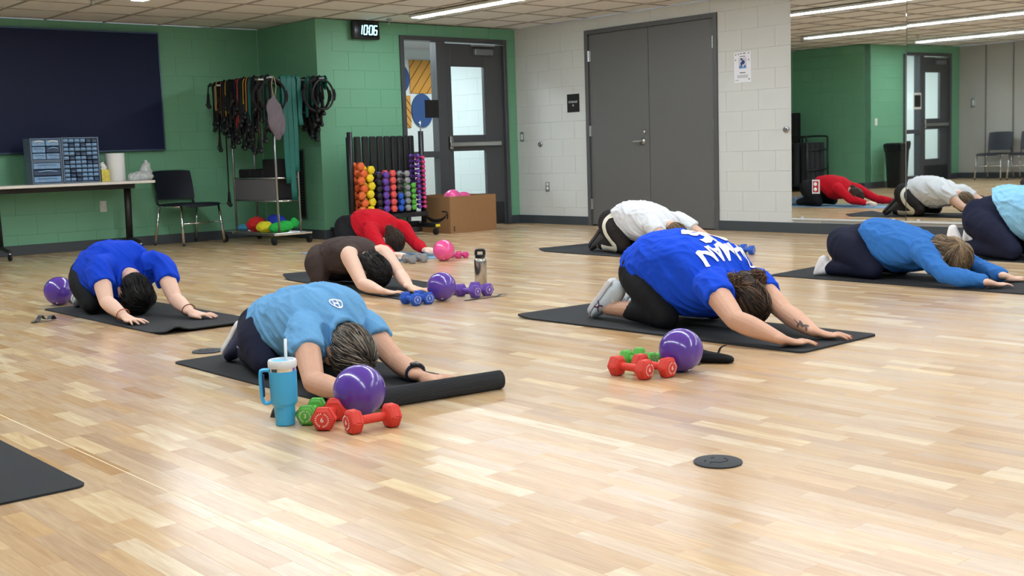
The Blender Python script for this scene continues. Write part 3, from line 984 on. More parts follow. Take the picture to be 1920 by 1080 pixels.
def person(sp):
    """sp: measured joints of one kneeling figure, facing -Y (crown of the head towards -Y)"""
    X = sp['X']
    root = thing('person', sp['label'], 'person', (X, sp['rear'][0] - .4, 0))
    inv = Matrix.Translation(-Vector(root.location))
    vox = sp.get('vox', .0056)
    s = sp.get('s', 1.0)
    tops, hwl = sp['tops'], sp['hw']
    ysh = sp['n'][0][1]
    Rm = sp.get('Rm', sp['rear'][0])
    tops = [(y + (sp['rear'][0] - Rm) * min(1, max(0, (y - ysh) / (Rm - ysh))), z) for y, z in tops]
    nt = len(tops)
    b0, b1 = sp['bots']
    hemb = sp.get('hemb')
    def bot(i, shrink=0.0):
        t = i / (nt - 1)
        return (b0[0] + (b1[0] - b0[0]) * t, b0[1] + (b1[1] - b0[1]) * (t ** 2.2))
    dxs = sp.get('dx', [0] * nt)
    def torso(mb, k):
        st = []
        for i, (ty, tz) in enumerate(tops):
            by, bz = bot(i)
            cy, cz = (ty + by) / 2, (tz + bz) / 2
            st.append((X + dxs[i], cy + (ty - cy) * k, cz + (tz - cz) * k, cy + (by - cy) * k, cz + (bz - cz) * k, hwl[i] * k))
        ell_st(mb, st)
    # ---- body: one continuous skin
    body = MB()
    torso(body, .74)
    M, hc = head_frame(sp['head'], sp['crown'], sp.get('hyaw', 0))
    nb = Vector((X + dxs[-1], tops[-1][0] + .03, (tops[-1][1] + bot(nt - 1)[1]) / 2))
    head_geo(body, M, hc, sp.get('hs', 1.0), nb)
    nails = [] if sp.get('nails') else None
    ar = sp.get('arm', 1.0)
    for side in ('n', 'f'):
        sh, el, wr, tip = [np.array(q, float) for q in sp[side]]
        inner = np.array([X - sh[0], 0, 0]); inner /= np.linalg.norm(inner) + 1e-9
        um = sh * .5 + el * .5
        body.loft([tuple(sh + inner * .05 + np.array([0, .03, 0])), tuple(sh), tuple(um), tuple(el)], [.046 * ar, .055 * ar, .050 * ar, .041 * ar], 16, (0, 0, 1), 3)
        fm = el * .68 + wr * .32
        body.loft([tuple(el), tuple(fm), tuple(el * .3 + wr * .7), tuple(wr)], [.041 * ar, .043 * ar, (.036 * ar, .032 * ar), (.028 * ar, .022 * ar)], 16, (0, 0, 1), 3)
        fn = fist if sp.get('fist') else hand
        if fn is hand: hand(body, wr, tip, (X - wr[0], 0), sp.get('hand', 1.0), .009, 0.3, nails)
        else: fist(body, wr, tip, (X - wr[0], 0))
    R_, Z_ = sp['rear'][0], sp['hiptop']
    hipY, hipZ = R_ - .12, Z_ * .58
    pel = sp.get('pel') or [(X, R_ - .33, Z_ - .02, R_ - .42, .12, .15), (X, R_ - .22, Z_, R_ - .34, .10, .172), (X, R_ - .12, Z_ * .95, R_ - .24, .09, .178), (X, R_ - .045, Z_ * .78, R_ - .13, .11, .165), (X, R_ - .008, Z_ * .58, R_ - .05, .16, .125)]
    pants, sw = MB(), sp.get('pw', 1.0)
    if 'pel' not in sp:
        q = sp.get('tuck', .10)
        pel = [(a, b + (d - b) * q * k, c + (e - c) * q * k, d, e, f * (1 - .6 * q * k)) for k, (a, b, c, d, e, f) in zip((1, 1, .8, .3, 0), pel)]
    ell_st(pants, [(a, b, c, d, e, f * sw) for a, b, c, d, e, f in pel], 28, 4)
    ell_st(body, [(a, b * .9 + d * .1, c * .9 + e * .1, b * .1 + d * .9, c * .1 + e * .9, f * .8 * sw) for a, b, c, d, e, f in pel], 20, 2)
    lr = sp.get('leg', 1.0)
    feet = []
    for sg, side in ((-1, 'n'), (1, 'f')):
        kx, ky, kz = sp['knee_' + side]
        ax, ay, az = sp['ank_' + side]
        hx = X + sg * .088 * sw
        pants.ell((hx - .004 * sg, R_ - .115, hipZ + .01), (.098 * sw, .105, .115 * Z_ / .42), None, 18, 12)
        hp, kn, an = (hx, hipY - .02, hipZ - .015), (kx, ky, kz), (ax, ay, az)
        mid = tuple((np.array(hp) * .55 + np.array(kn) * .45) + np.array([sg * .012, 0, .02]))
        pants.loft([hp, mid, kn], [.112 * lr * sw, .098 * lr * sw, .062 * lr], 18, (1, 0, 0), 4)
        cut = sp.get('pant_end', .95)
        e = tuple(np.array(kn) * (1 - cut) + np.array(an) * cut)
        cm = tuple(np.array(kn) * .62 + np.array(an) * .38 + np.array([0, 0, .012]))
        if cut > .5: pants.loft([kn, cm, e], [.058 * lr, .060 * lr, .044 * lr], 16, (1, 0, 0), 3)
        else: pants.loft([kn, e], [.058 * lr, .058 * lr], 16, (1, 0, 0), 2)
        body.loft([hp, kn], [.07, .048 * lr], 12, (1, 0, 0)); body.loft([kn, cm, an], [.046 * lr, .050 * lr, .036], 14, (1, 0, 0), 3)
        foot_geo(body, sp['toe_' + side], sp['heel_' + side], an, .7 if sp['feet'][0] == 'sock' else .38)
    me = remesh(body, vox, sp.get('sm', 5), 'body')
    o = link('body', me, M_skins[sp['skin']], root, smooth=True); o.matrix_parent_inverse = inv
    # ---- trousers
    pm = remesh(pants, .0105, 7, 'trousers')
    wrinkle(pm, sp.get('pfold', .003), (0.2, .6, -.8), 20, 5, 4)
    po = link('trousers', pm, sp['pants'], root, smooth=True); po.matrix_parent_inverse = inv
    # ---- shirt with sleeves
    sh_ = MB()
    torso(sh_, 1.0)
    slv = sp.get('sleeve', 'short')
    for side in ('n', 'f'):
        sh, el, wr, tip = [np.array(q, float) for q in sp[side]]
        inner = np.array([X - sh[0], 0, 0]); inner /= np.linalg.norm(inner) + 1e-9
        a = sh + inner * .075 + np.array([0, .06, .0])
        if slv == 'short':
            k = sp.get('slen', .52)
            e = sh * (1 - k) + el * k
            sh_.loft([tuple(a), tuple(sh), tuple(e)], [.080 * ar, .070 * ar, (.066 * ar, .064 * ar)], 18, (0, 0, 1), 3, False)
        elif slv == 'long':
            sh_.loft([tuple(a), tuple(sh), tuple(sh * .5 + el * .5), tuple(el)], [.082 * ar, .072 * ar, .058 * ar, .050 * ar], 18, (0, 0, 1), 3)
            sh_.loft([tuple(el), tuple(el * .6 + wr * .4), tuple(el * .06 + wr * .94)], [.050 * ar, .049 * ar, (.037 * ar, .033 * ar)], 16, (0, 0, 1), 3, False)
        else:
            st = sh + inner * .07 + np.array([0, .03, .02])
            sh_.loft([tuple(st + np.array([0, .06, 0])), tuple(st), tuple(st + np.array([0, -.02, -.03]))], [.05, .035, .03], 14, (0, 0, 1), 2)
    if slv != 'none':
        ty, tz = tops[-1]; by, bz = bot(nt - 1)
        cc, vv = np.array([X + dxs[-1], (ty + by) / 2, (tz + bz) / 2]), np.array([0, (ty - by) / 2, (tz - bz) / 2]) * 1.02
        ring = [tuple(cc + np.array([1., 0, 0]) * hwl[-1] * 1.06 * math.cos(a) + vv * math.sin(a) + np.array([0, -.012, -.004])) for a in np.linspace(0, 2 * PI, 25)]
        sh_.tube(ring, .011, 8)
    sm = remesh(sh_, sp.get('svox', .0075), 5, 'shirt')
    wrinkle(sm, sp.get('fold', .014), sp.get('fdir', (.3, -.75, -.6)), sp.get('ffine', 16), .9, sp.get('seed', 2), 3.0)
    wrinkle(sm, sp.get('fold', .014) * .16, (.5, -.4, -.7), 30, 2.5, sp.get('seed', 2) + 20, 2.0)
    so = link('shirt', sm, sp['shirt'], root, smooth=True); so.matrix_parent_inverse = inv
    # ---- hair
    if sp.get('hair'):
        ho = hair_geo(M, hc, sp.get('hs', 1.0), sp.get('hstyle', 'short'), sp['hair'], root, seed=sp.get('seed', 2), nstr=sp.get('nstr', 700), buns=sp.get('buns', ()), reach=sp.get('reach', .6), whorl=sp.get('whorl', (-.35, .1, .93)))
        ho.matrix_parent_inverse = inv
    # ---- feet
    for side in ('n', 'f'):
        fk = sp['feet']
        if fk[0] == 'sock':
            mb = MB(); foot_geo(mb, sp['toe_' + side], sp['heel_' + side], sp['ank_' + side], 1.0)
            kn, an = np.array(sp['knee_' + side]), np.array(sp['ank_' + side])
            mb.loft([tuple(an), tuple(an * .75 + kn * .25)], [.042, .045], 14, (1, 0, 0), 1, False)
            fo = link('sock', remesh(mb, .007, 6, 'sock'), fk[1], root, smooth=True); fo.matrix_parent_inverse = inv
        elif fk[0] == 'shoe':
            tv, hv = Vector(sp['toe_' + side]) + Vector((0, 0, .024)), Vector(sp['heel_' + side]) + Vector((0, 0, .022))
            n_ = Vector((0, -(tv - hv).z, (tv - hv).y)).normalized()
            if n_.z < 0: n_ = -n_
            d = (tv - hv).normalized()
            t, Ms = shoe(root, tuple(tv), tuple(hv + n_ * .028), n_, fk[1], fk[2], laces=fk[3], L=(tv - hv).length + .012)
            t.matrix_parent_inverse = inv
            sp['shoe_' + side] = (t, Ms)
    if nails:
        nm = MB().ell((0, 0, 0), (.0075, .0052, .0022), None, 10, 6).mesh('fingernail')
        mk = sp['nails']
        nm.materials.append(mk)
        for p, a, r in nails:
            no = link('fingernail', nm, mk, root, tuple(p), (0, .25, a)); no.matrix_parent_inverse = inv
    sp.update(root=root, inv=inv, so=so, M=M, hc=hc)
    return sp

C_blk = cloth('black leggings', (22, 23, 27), .1, .1, .75)
C_navy = cloth('navy leggings', (22, 26, 48), .1, .1, .8)
C_royal = cloth('royal blue cotton', (22, 74, 208), .06)
C_royal2 = cloth('deep blue cotton', (18, 66, 200), .06)
C_sky = cloth('heather sky blue cotton', (104, 160, 206), .16)
C_brown = cloth('dark brown jersey', (66, 55, 52), .08)
C_red = cloth('red knit', (190, 18, 36), .08)
C_wht = cloth('white cotton', (222, 226, 232), .04)
C_blue = cloth('denim blue knit', (52, 112, 184), .14)
C_char = cloth('charcoal brown leggings', (40, 36, 36), .1, .1, .8)
M_wshoe = mat('pale grey shoe mesh', (196, 208, 216), .7, var=.06, scale=200, bump=.3, bscale=500)
M_wsole = mat('white foam sole', (232, 234, 240), .55, var=.03)
M_nshoe = mat('navy shoe knit', (40, 48, 84), .7, var=.1, scale=150)
M_dshoe = mat('dark grey shoe', (70, 70, 72), .6, var=.1)
M_sockw = cloth('white sock', (226, 224, 226), .04)
M_sockb = cloth('slate sock', (110, 124, 142), .06)

PEOPLE = {}
# royal blue shirt, before the storage doors
PEOPLE['F'] = person(dict(label='person in royal blue lettered t-shirt and black capri leggings folded forward on mat', X=4.39, svox=.0062, vox=.004, sm=3, skin='tan',
    Rm=4.20, rear=(4.11, .30), hiptop=.42, pw=.93, tuck=.22, fold=.011, shirt=C_royal, pants=C_blk, pant_end=.62,
    tops=[(4.20, .34), (4.13, .405), (4.02, .452), (3.88, .474), (3.745, .463), (3.63, .44), (3.53, .395), (3.47, .335), (3.44, .285)],
    bots=((3.68, .05), (3.40, .14)), hw=[.185, .20, .212, .215, .215, .215, .20, .135, .068],
    n=[(4.20, 3.43, .235), (4.075, 3.196, .114), (4.108, 2.975, .045), (4.277, 2.883, .01)],
    f=[(4.575, 3.46, .205), (4.470, 3.21, .098), (4.368, 2.99, .045), (4.471, 2.875, .01)],
    head=(4.41, 3.40, .142), crown=(.06, -.5, -.86), hair=hair_mat('dark brown hair', (20, 16, 15), (112, 80, 56)), hstyle='long',
    buns=(((4.325, 3.42, .24), .050), ((4.480, 3.39, .245), .050)), nstr=900,
    knee_n=(4.20, 3.71, .07), knee_f=(4.58, 3.73, .07), ank_n=(4.27, 4.165, .066), ank_f=(4.50, 4.17, .066),
    toe_n=(4.27, 4.30, .018), heel_n=(4.27, 4.115, .185), toe_f=(4.51, 4.30, .018), heel_f=(4.51, 4.12, .18),
    feet=('shoe', M_wshoe, M_wsole, M_wsole), arm=1.1, slen=.36, seed=3, nails=mat('dark red nail polish', (120, 14, 30), .2)))
# sky blue shirt, nearest
PEOPLE['B'] = person(dict(label='person in sky blue t-shirt and navy leggings folded forward, watch on the wrist', X=2.47, svox=.0062, vox=.004, sm=3, skin='tan',
    Rm=4.71, rear=(4.50, .2), hiptop=.312, pw=.97, shirt=C_sky, pants=C_navy,
    tops=[(4.63, .265), (4.53, .308), (4.40, .338), (4.25, .362), (4.10, .372), (4.00, .352), (3.92, .305), (3.875, .258)],
    bots=((4.16, .07), (3.86, .12)), hw=[.18, .19, .195, .198, .198, .185, .125, .064],
    n=[(2.32, 3.92, .215), (2.215, 3.69, .06), (2.235, 3.45, .04), (2.37, 3.36, .01)],
    f=[(2.64, 3.98, .195), (2.66, 3.78, .06), (2.595, 3.555, .045), (2.72, 3.50, .01)],
    head=(2.475, 3.845, .115), crown=(.05, -.72, -.55), hair=hair_mat('grey brown hair', (36, 31, 28), (172, 158, 142)), hstyle='short', nstr=1500, reach=.8,
    knee_n=(2.28, 4.16, .07), knee_f=(2.66, 4.16, .07), ank_n=(2.38, 4.51, .06), ank_f=(2.56, 4.52, .06),
    toe_n=(2.37, 4.675, .02), heel_n=(2.37, 4.50, .16), toe_f=(2.57, 4.675, .02), heel_f=(2.57, 4.50, .16),
    feet=('shoe', M_nshoe, M_wsole, M_wsole), slen=.42, seed=5))
# blue shirt, left by the table
PEOPLE['A'] = person(dict(label='person with short black hair in blue t-shirt and black trousers folded forward by the table', X=2.76, vox=.0045, sm=3, skin='light',
    Rm=7.42, rear=(7.17, .25), hiptop=.37, shirt=C_royal2, pants=C_blk,
    tops=[(7.33, .325), (7.22, .375), (7.08, .412), (6.93, .43), (6.82, .428), (6.73, .39), (6.67, .335), (6.64, .29)],
    bots=((6.80, .075), (6.60, .15)), hw=[.185, .195, .2, .2, .2, .19, .125, .064],
    n=[(2.585, 6.62, .29), (2.545, 6.44, .113), (2.56, 6.235, .045), (2.585, 6.09, .01)],
    f=[(2.94, 6.57, .285), (2.915, 6.345, .095), (2.891, 6.115, .045), (2.985, 5.99, .01)],
    head=(2.765, 6.565, .128), crown=(.0, -.55, -.8), hs=1.08, hair=hair_mat('black hair', (10, 9, 10), (30, 27, 27)), hstyle='short', nstr=600, reach=.5,
    knee_n=(2.60, 6.80, .07), knee_f=(2.94, 6.80, .07), ank_n=(2.69, 7.14, .06), ank_f=(2.84, 7.14, .06),
    toe_n=(2.68, 7.28, .02), heel_n=(2.68, 7.10, .16), toe_f=(2.86, 7.28, .02), heel_f=(2.86, 7.10, .16),
    feet=('shoe', M_wshoe, M_wsole, M_wsole), slen=.5, seed=7))
# brown tank top
PEOPLE['C'] = person(dict(label='person in dark brown tank top and brown leggings folded forward, bare arms', X=4.34, vox=.0056, skin='light',
    Rm=7.17, rear=(7.02, .2), hiptop=.335, shirt=C_brown, pants=C_brown, sleeve='none',
    tops=[(7.06, .295), (6.95, .33), (6.82, .345), (6.70, .348), (6.59, .335), (6.51, .30), (6.47, .265)],
    bots=((6.72, .09), (6.47, .15)), hw=[.165, .165, .155, .155, .155, .12, .055],
    n=[(4.185, 6.45, .245), (4.145, 6.245, .07), (4.13, 6.015, .045), (4.25, 5.94, .01)],
    f=[(4.48, 6.475, .235), (4.45, 6.245, .10), (4.361, 6.03, .045), (4.43, 5.91, .01)],
    head=(4.345, 6.385, .122), crown=(.03, -.75, -.6), hs=1.02, hair=hair_mat('black wavy hair', (12, 10, 11), (44, 38, 36)), hstyle='long', nstr=700, reach=.9,
    knee_n=(4.17, 6.80, .075), knee_f=(4.53, 6.80, .075), ank_n=(4.32, 7.06, .055), ank_f=(4.42, 7.06, .055),
    toe_n=(4.35, 7.16, .02), heel_n=(4.335, 7.06, .09), toe_f=(4.40, 7.16, .02), heel_f=(4.41, 7.06, .09),
    feet=('sock', M_sockb), leg=1.08, seed=9, fold=.007))
# red shirt
PEOPLE['D'] = person(dict(label='person in red long-sleeved top with hair in a bun, folded forward before the dumbbell rack', X=5.97, vox=.0072, skin='pale',
    Rm=9.38, rear=(9.22, .25), hiptop=.40, shirt=C_red, pants=C_blk, sleeve='long', fist=True,
    tops=[(9.10, .385), (9.0, .405), (8.86, .408), (8.72, .395), (8.62, .36), (8.56, .315), (8.53, .27)],
    bots=((8.74, .09), (8.50, .15)), hw=[.16, .17, .18, .18, .178, .12, .06],
    n=[(5.79, 8.54, .225), (5.717, 8.27, .08), (5.66, 8.03, .05), (5.70, 7.9, .03)],
    f=[(6.15, 8.57, .235), (6.15, 8.38, .10), (6.10, 8.17, .05), (6.12, 8.04, .03)],
    head=(5.96, 8.46, .13), crown=(.0, -.72, -.6), hair=hair_mat('brown bun hair', (32, 23, 19), (92, 66, 48)), hstyle='short',
    buns=(((5.95, 8.49, .232), .04),), nstr=500,
    knee_n=(5.80, 8.88, .07), knee_f=(6.14, 8.88, .07), ank_n=(5.89, 9.26, .055), ank_f=(6.05, 9.26, .055),
    toe_n=(5.89, 9.44, .02), heel_n=(5.89, 9.30, .10), toe_f=(6.05, 9.44, .02), heel_f=(6.05, 9.30, .10),
    feet=('sock', M_sockb), seed=11, fold=.009))
# white shirt
PEOPLE['E'] = person(dict(label='person in white t-shirt and dark leggings with white side stripes, by the storage doors', X=7.25, vox=.0072, skin='light',
    Rm=7.17, rear=(7.07, .28), hiptop=.42, shirt=C_wht, pants=C_char,
    tops=[(6.99, .40), (6.90, .428), (6.76, .438), (6.62, .42), (6.50, .385), (6.42, .33), (6.38, .28)],
    bots=((6.66, .09), (6.35, .16)), hw=[.185, .195, .2, .2, .19, .125, .062],
    n=[(7.07, 6.39, .26), (7.0, 6.17, .12), (7.03, 5.95, .05), (7.05, 5.82, .02)],
    f=[(7.44, 6.39, .26), (7.50, 6.17, .12), (7.48, 5.95, .05), (7.46, 5.82, .02)], fist=True,
    head=(7.25, 6.30, .15), crown=(.0, -.65, -.7), hair=hair_mat('sandy hair', (96, 78, 58), (176, 152, 118)), hstyle='short', nstr=400,
    knee_n=(7.07, 6.70, .07), knee_f=(7.43, 6.70, .07), ank_n=(7.16, 7.06, .06), ank_f=(7.34, 7.06, .06),
    toe_n=(7.16, 7.20, .02), heel_n=(7.16, 7.03, .17), toe_f=(7.34, 7.20, .02), heel_f=(7.34, 7.03, .17),
    feet=('shoe', M_dshoe, M_dshoe, None), slen=.45, seed=13))
# blue long sleeves
PEOPLE['G'] = person(dict(label='person in blue long-sleeved top, navy leggings and white socks stretched forward by the mirror', X=6.71, skin='light',
    Rm=4.47, rear=(4.43, .25), hiptop=.375, shirt=C_blue, pants=C_navy, sleeve='long',
    tops=[(4.22, .365), (4.12, .378), (4.0, .355), (3.88, .322), (3.79, .295), (3.73, .265), (3.70, .235)],
    bots=((3.96, .05), (3.68, .11)), hw=[.185, .195, .2, .2, .19, .12, .062],
    n=[(6.53, 3.69, .19), (6.39, 3.466, .078), (6.455, 3.24, .045), (6.62, 3.165, .01)],
    f=[(6.90, 3.71, .185), (6.885, 3.52, .08), (6.80, 3.31, .045), (6.96, 3.25, .01)],
    head=(6.72, 3.62, .145), crown=(.05, -.8, -.4), hs=1.1, hair=hair_mat('ash blonde hair', (62, 48, 36), (186, 156, 118)), hstyle='long',
    buns=(((6.70, 3.56, .19), .042),), nstr=1000,
    knee_n=(6.54, 4.04, .07), knee_f=(6.88, 4.04, .07), ank_n=(6.58, 4.39, .055), ank_f=(6.82, 4.39, .055),
    toe_n=(6.56, 4.47, .018), heel_n=(6.57, 4.42, .105), toe_f=(6.84, 4.47, .018), heel_f=(6.83, 4.42, .105),
    feet=('sock', M_sockw), leg=1.08, seed=15))
# pale blue shirt at the right edge
PEOPLE['H'] = person(dict(label='person in pale blue t-shirt and black trousers at the right edge before the mirror', X=8.22, vox=.0072, skin='light',
    Rm=4.32, rear=(4.29, .36), hiptop=.50, shirt=cloth('pale blue cotton', (136, 190, 222), .06), pants=C_navy,
    tops=[(4.10, .515), (4.0, .53), (3.86, .53), (3.70, .50), (3.57, .44), (3.48, .37), (3.43, .31)],
    bots=((3.82, .12), (3.39, .17)), hw=[.19, .2, .205, .205, .19, .125, .062],
    n=[(8.04, 3.43, .28), (7.98, 3.2, .13), (8.02, 2.97, .05), (8.05, 2.84, .01)],
    f=[(8.42, 3.43, .28), (8.47, 3.2, .13), (8.43, 2.97, .05), (8.40, 2.84, .01)],
    head=(8.22, 3.34, .16), crown=(.0, -.65, -.7), hair=hair_mat('brown hair', (50, 38, 30), (110, 86, 64)), hstyle='short', nstr=150,
    knee_n=(8.04, 3.86, .075), knee_f=(8.42, 3.86, .075), ank_n=(8.10, 4.28, .075), ank_f=(8.34, 4.28, .075),
    toe_n=(8.09, 4.38, .02), heel_n=(8.10, 4.34, .21), toe_f=(8.35, 4.38, .02), heel_f=(8.34, 4.34, .21),
    feet=('sock', M_sockw), leg=1.12, seed=17))

# ------------------------------------------------------------------ details laid onto the clothes
from mathutils.bvhtree import BVHTree
def drape(me_src, target, M, direction, off=.003, name='lettering', m=None, parent=None, inv=None, sub=0):
    """lay a flat mesh onto a garment: cast each vertex along direction onto the target"""
    dg = [tuple(v.co) for v in target.data.vertices]
    tree = BVHTree.FromPolygons(dg, [tuple(p.vertices) for p in target.data.polygons])
    bm = bmesh.new(); bm.from_mesh(me_src)
    bmesh.ops.triangulate(bm, faces=bm.faces)
    for k in range(sub):
        bmesh.ops.subdivide_edges(bm, edges=[e for e in bm.edges if e.calc_length() > .008 / (1)], cuts=1)
        bmesh.ops.triangulate(bm, faces=bm.faces)
    D = Vector(direction).normalized()
    bad = []
    for v in bm.verts:
        p = M @ v.co
        h = tree.ray_cast(p - D * 1.0, D)
        if h[0] is None: bad.append(v); continue
        v.co = h[0] - D * off * .3 + h[1] * off * (1 if h[1].dot(D) < 0 else -1)
    bmesh.ops.delete(bm, geom=bad, context='VERTS')
    me = bpy.data.meshes.new(name); bm.to_mesh(me); bm.free()
    o = link(name, me, m, parent, smooth=True)
    o.matrix_parent_inverse = inv
    return o
M_print = mat('white shirt print', (240, 240, 240), .6, var=.02)
def shirt_text(P, body, size, x, y, spacing=1.0, rz=PI, bold=.0, name='lettering'):
    me = text_mesh(body, size, 0, 'CENTER', 0, bold, spacing)
    return drape(me, P['so'], Matrix.Translation((x, y, 0)) @ Matrix.Rotation(rz, 4, 'Z'), (0, 0, -1), .0042, name, M_print, P['root'], P['inv'], 4)
F = PEOPLE['F']
shirt_text(F, 'OHMAN', .105, 4.42, 3.515, .95, PI, .0035)
shirt_text(F, '15', .23, 4.43, 3.665, 1.0, PI, .009)

# chest mark of the sky blue shirt: an oval ring with a bar, between the shoulder blades
B = PEOPLE['B']
def ring_mesh(rx, ry, w):
    V, Fc, n = [], [], 28
    for k in range(n):
        a = 2 * PI * k / n
        V += [(rx * math.cos(a), ry * math.sin(a), 0), ((rx - w) * math.cos(a), (ry - w) * math.sin(a), 0)]
    for k in range(n): Fc.append((2 * k, 2 * ((k + 1) % n), 2 * ((k + 1) % n) + 1, 2 * k + 1))
    b = len(V)
    for sx in (-1, 1):
        V += [(sx * rx * .34 - w * .5, -ry * .8, 0), (sx * rx * .34 + w * .5, -ry * .8, 0), (sx * rx * .34 + w * .5, ry * .8, 0), (sx * rx * .34 - w * .5, ry * .8, 0)]
        Fc.append((b, b + 1, b + 2, b + 3)); b += 4
    V += [(-rx * .34, -w * .6, 0), (rx * .34, -w * .6, 0), (rx * .34, w * .6, 0), (-rx * .34, w * .6, 0)]; Fc.append((b, b + 1, b + 2, b + 3))
    me = bpy.data.meshes.new('logo'); me.from_pydata(V, [], Fc); me.update()
    return me
drape(ring_mesh(.030, .018, .005), B['so'], Matrix.Translation((2.475, 3.925, 0)) @ Matrix.Rotation(-.1, 4, 'Z'), (0, 0, -1), .004, 'logo', M_print, B['root'], B['inv'], 1)
# wrist watch
def wrist_ring(P, side, r, w, m, name, at=.06, face=None):
    sh, el, wr, tip = [Vector(q) for q in P[side]]
    d = (wr - el).normalized()
    c = wr - d * at + Vector((0, 0, .004))
    t = bpy.data.objects.new(name, None); COL.objects.link(t); t.parent = P['root']; t.matrix_parent_inverse = P['inv']; t.empty_display_size = .02
    M3 = Vector((0, 0, 1)).rotation_difference(d).to_matrix()
    pts = [tuple(c + M3 @ Vector((r * 1.15 * math.cos(a), r * math.sin(a), 0))) for a in np.linspace(0, 2 * PI, 25)]
    MB().loft(pts, [(w, .003)] * 25, 8, tuple(d), 1, False).build('band', m, t, True)
    if face:
        u = Vector((0, 0, 1)); u = (u - d * u.dot(d)).normalized(); sd = d.cross(u)
        M4 = Matrix(((d.x, sd.x, u.x), (d.y, sd.y, u.y), (d.z, sd.z, u.z)))
        MB().box(tuple(c + u * (r + .004)), (.034, .036, .011), M4, .004).build('watch_face', face, t, True)
    return t
wrist_ring(B, 'f', .030, .009, mat('navy watch band', (24, 34, 58), .5), 'watch', .03, mat('watch glass', (18, 26, 40), .12))
A = PEOPLE['A']
wrist_ring(A, 'n', .033, .003, mat('copper bracelet', (176, 110, 80), .4, .5), 'bracelet', .02)
wrist_ring(A, 'f', .033, .003, mat('brown cord bracelet', (110, 60, 40), .7), 'bracelet', .02)
# white stripes along the sides of the dark leggings
Ep = PEOPLE['E']
tr_o = [c for c in Ep['root'].children if c.name.startswith('trousers')][0]
def stripe(P, target, side):
    pts = cr_interp(np.array([(6.82, .33), (6.885, .31), (6.895, .25), (6.86, .18), (6.80, .11), (6.75, .07), (6.79, .045), (6.90, .045), (6.98, .05)]), 6)
    V, Fc = [], []
    for i, p in enumerate(pts):
        q = pts[min(i + 1, len(pts) - 1)] - pts[max(i - 1, 0)]
        n_ = np.array([-q[1], q[0]]) / (np.linalg.norm(q) + 1e-9)
        for k in range(5):
            o_ = (k / 4 - .5) * .046
            V.append((p[0] + n_[0] * o_, p[1] + n_[1] * o_, 0))
    for i in range(len(pts) - 1):
        for k in range(4): Fc.append((i * 5 + k, i * 5 + k + 1, i * 5 + k + 6, i * 5 + k + 5))
    me = bpy.data.meshes.new('side_stripe'); me.from_pydata(V, [], Fc); me.update()
    # local (y, z) -> world at x = P['X']
    M4 = Matrix(((0, 0, 1, P['X']), (1, 0, 0, 0), (0, 1, 0, 0), (0, 0, 0, 1)))
    return drape(me, target, M4, (side, 0, 0), .004, 'side_stripe', mat('cream stripe', (226, 222, 206), .8), P['root'], P['inv'], 0)
stripe(Ep, tr_o, 1); stripe(Ep, tr_o, -1)
# mark on the near pale shoe and tattoo-like forearm print are flat print on the thing itself
t_s, Ms = F['shoe_n']
lg = MB()
for sx in (-1, 1):
    lg.loft([tuple(Vector((.150, -.047, .055 + sx * .008)) + Vector((a * .022, 0, sx * (.012 - .020 * (1 - a * a))))) for a in np.linspace(-1, 1, 11)], [(.004, .002)] * 11, 6, (0, 1, 0))
lg.xf(Ms)
lo_ = lg.build('shoe_mark', mat('plum print', (92, 30, 66), .6), t_s)

# dark leaf tattoo on the far forearm of the royal blue figure
bo = [c for c in F['root'].children if c.name.startswith('body')][0]
V, Fc = [], []
for (cx_, cz_, a_, l_, w_) in ((0, 0, .5, .018, .007), (.02, -.004, -.5, .016, .006), (-.022, .004, .2, .02, .0022), (.03, .006, .9, .012, .005), (-.008, .012, 1.3, .012, .005)):
    b_ = len(V)
    for k in range(8):
        t_ = 2 * PI * k / 8
        x_, z_ = l_ * math.cos(t_), w_ * math.sin(t_)
        V.append((cx_ + x_ * math.cos(a_) - z_ * math.sin(a_), cz_ + x_ * math.sin(a_) + z_ * math.cos(a_), 0))
    Fc.append(tuple(range(b_, b_ + 8)))
me = bpy.data.meshes.new('tattoo'); me.from_pydata(V, [], Fc); me.update()
vd = Vector((4.41, 3.08, .06)) - EYE; vd.normalize()
ax_ = (Vector(F['f'][2]) - Vector(F['f'][1])).normalized(); ax_ = (ax_ - vd * ax_.dot(vd)).normalized(); az_ = vd.cross(ax_)
M4 = Matrix(((ax_.x, az_.x, vd.x, 4.408), (ax_.y, az_.y, vd.y, 3.085), (ax_.z, az_.z, vd.z, .066), (0, 0, 0, 1)))
drape(me, bo, M4, vd, .0008, 'tattoo', mat('tattoo ink', (92, 78, 70), .6), F['root'], F['inv'], 1)

# ================================================================== furniture and equipment
def rot_to(d):
    return Vector((0, 0, 1)).rotation_difference(Vector(d).normalized()).to_matrix()

# ------------------------------------------------------------------ mirrors on the right wall
M_mirror = bpy.data.materials.new('mirror silver'); M_mirror.use_nodes = True
_b = M_mirror.node_tree.nodes['Principled BSDF']
_b.inputs['Metallic'].default_value = 1; _b.inputs['Roughness'].default_value = 0.015
_n = nd(M_mirror.node_tree, 'ShaderNodeTexNoise'); _n.inputs['Scale'].default_value = .7
_x = nd(M_mirror.node_tree, 'ShaderNodeMix', data_type='RGBA'); _x.inputs[6].default_value = (.84, .87, .86, 1); _x.inputs[7].default_value = (.87, .9, .89, 1)
M_mirror.node_tree.links.new(_n.outputs['Fac'], _x.inputs[0]); M_mirror.node_tree.links.new(_x.outputs[2], _b.inputs['Base Color'])
M_alu = mat('aluminium channel', (214, 216, 218), .45, .3)
MIR = [(6.83, 5.602, .0052, 'tall frameless wall mirror panel beside the white block wall'), (5.598, 4.37, .0066, 'tall frameless wall mirror panel behind the pale blue shirt'), (4.366, 3.14, .006, 'tall frameless wall mirror panel beyond the right edge')]
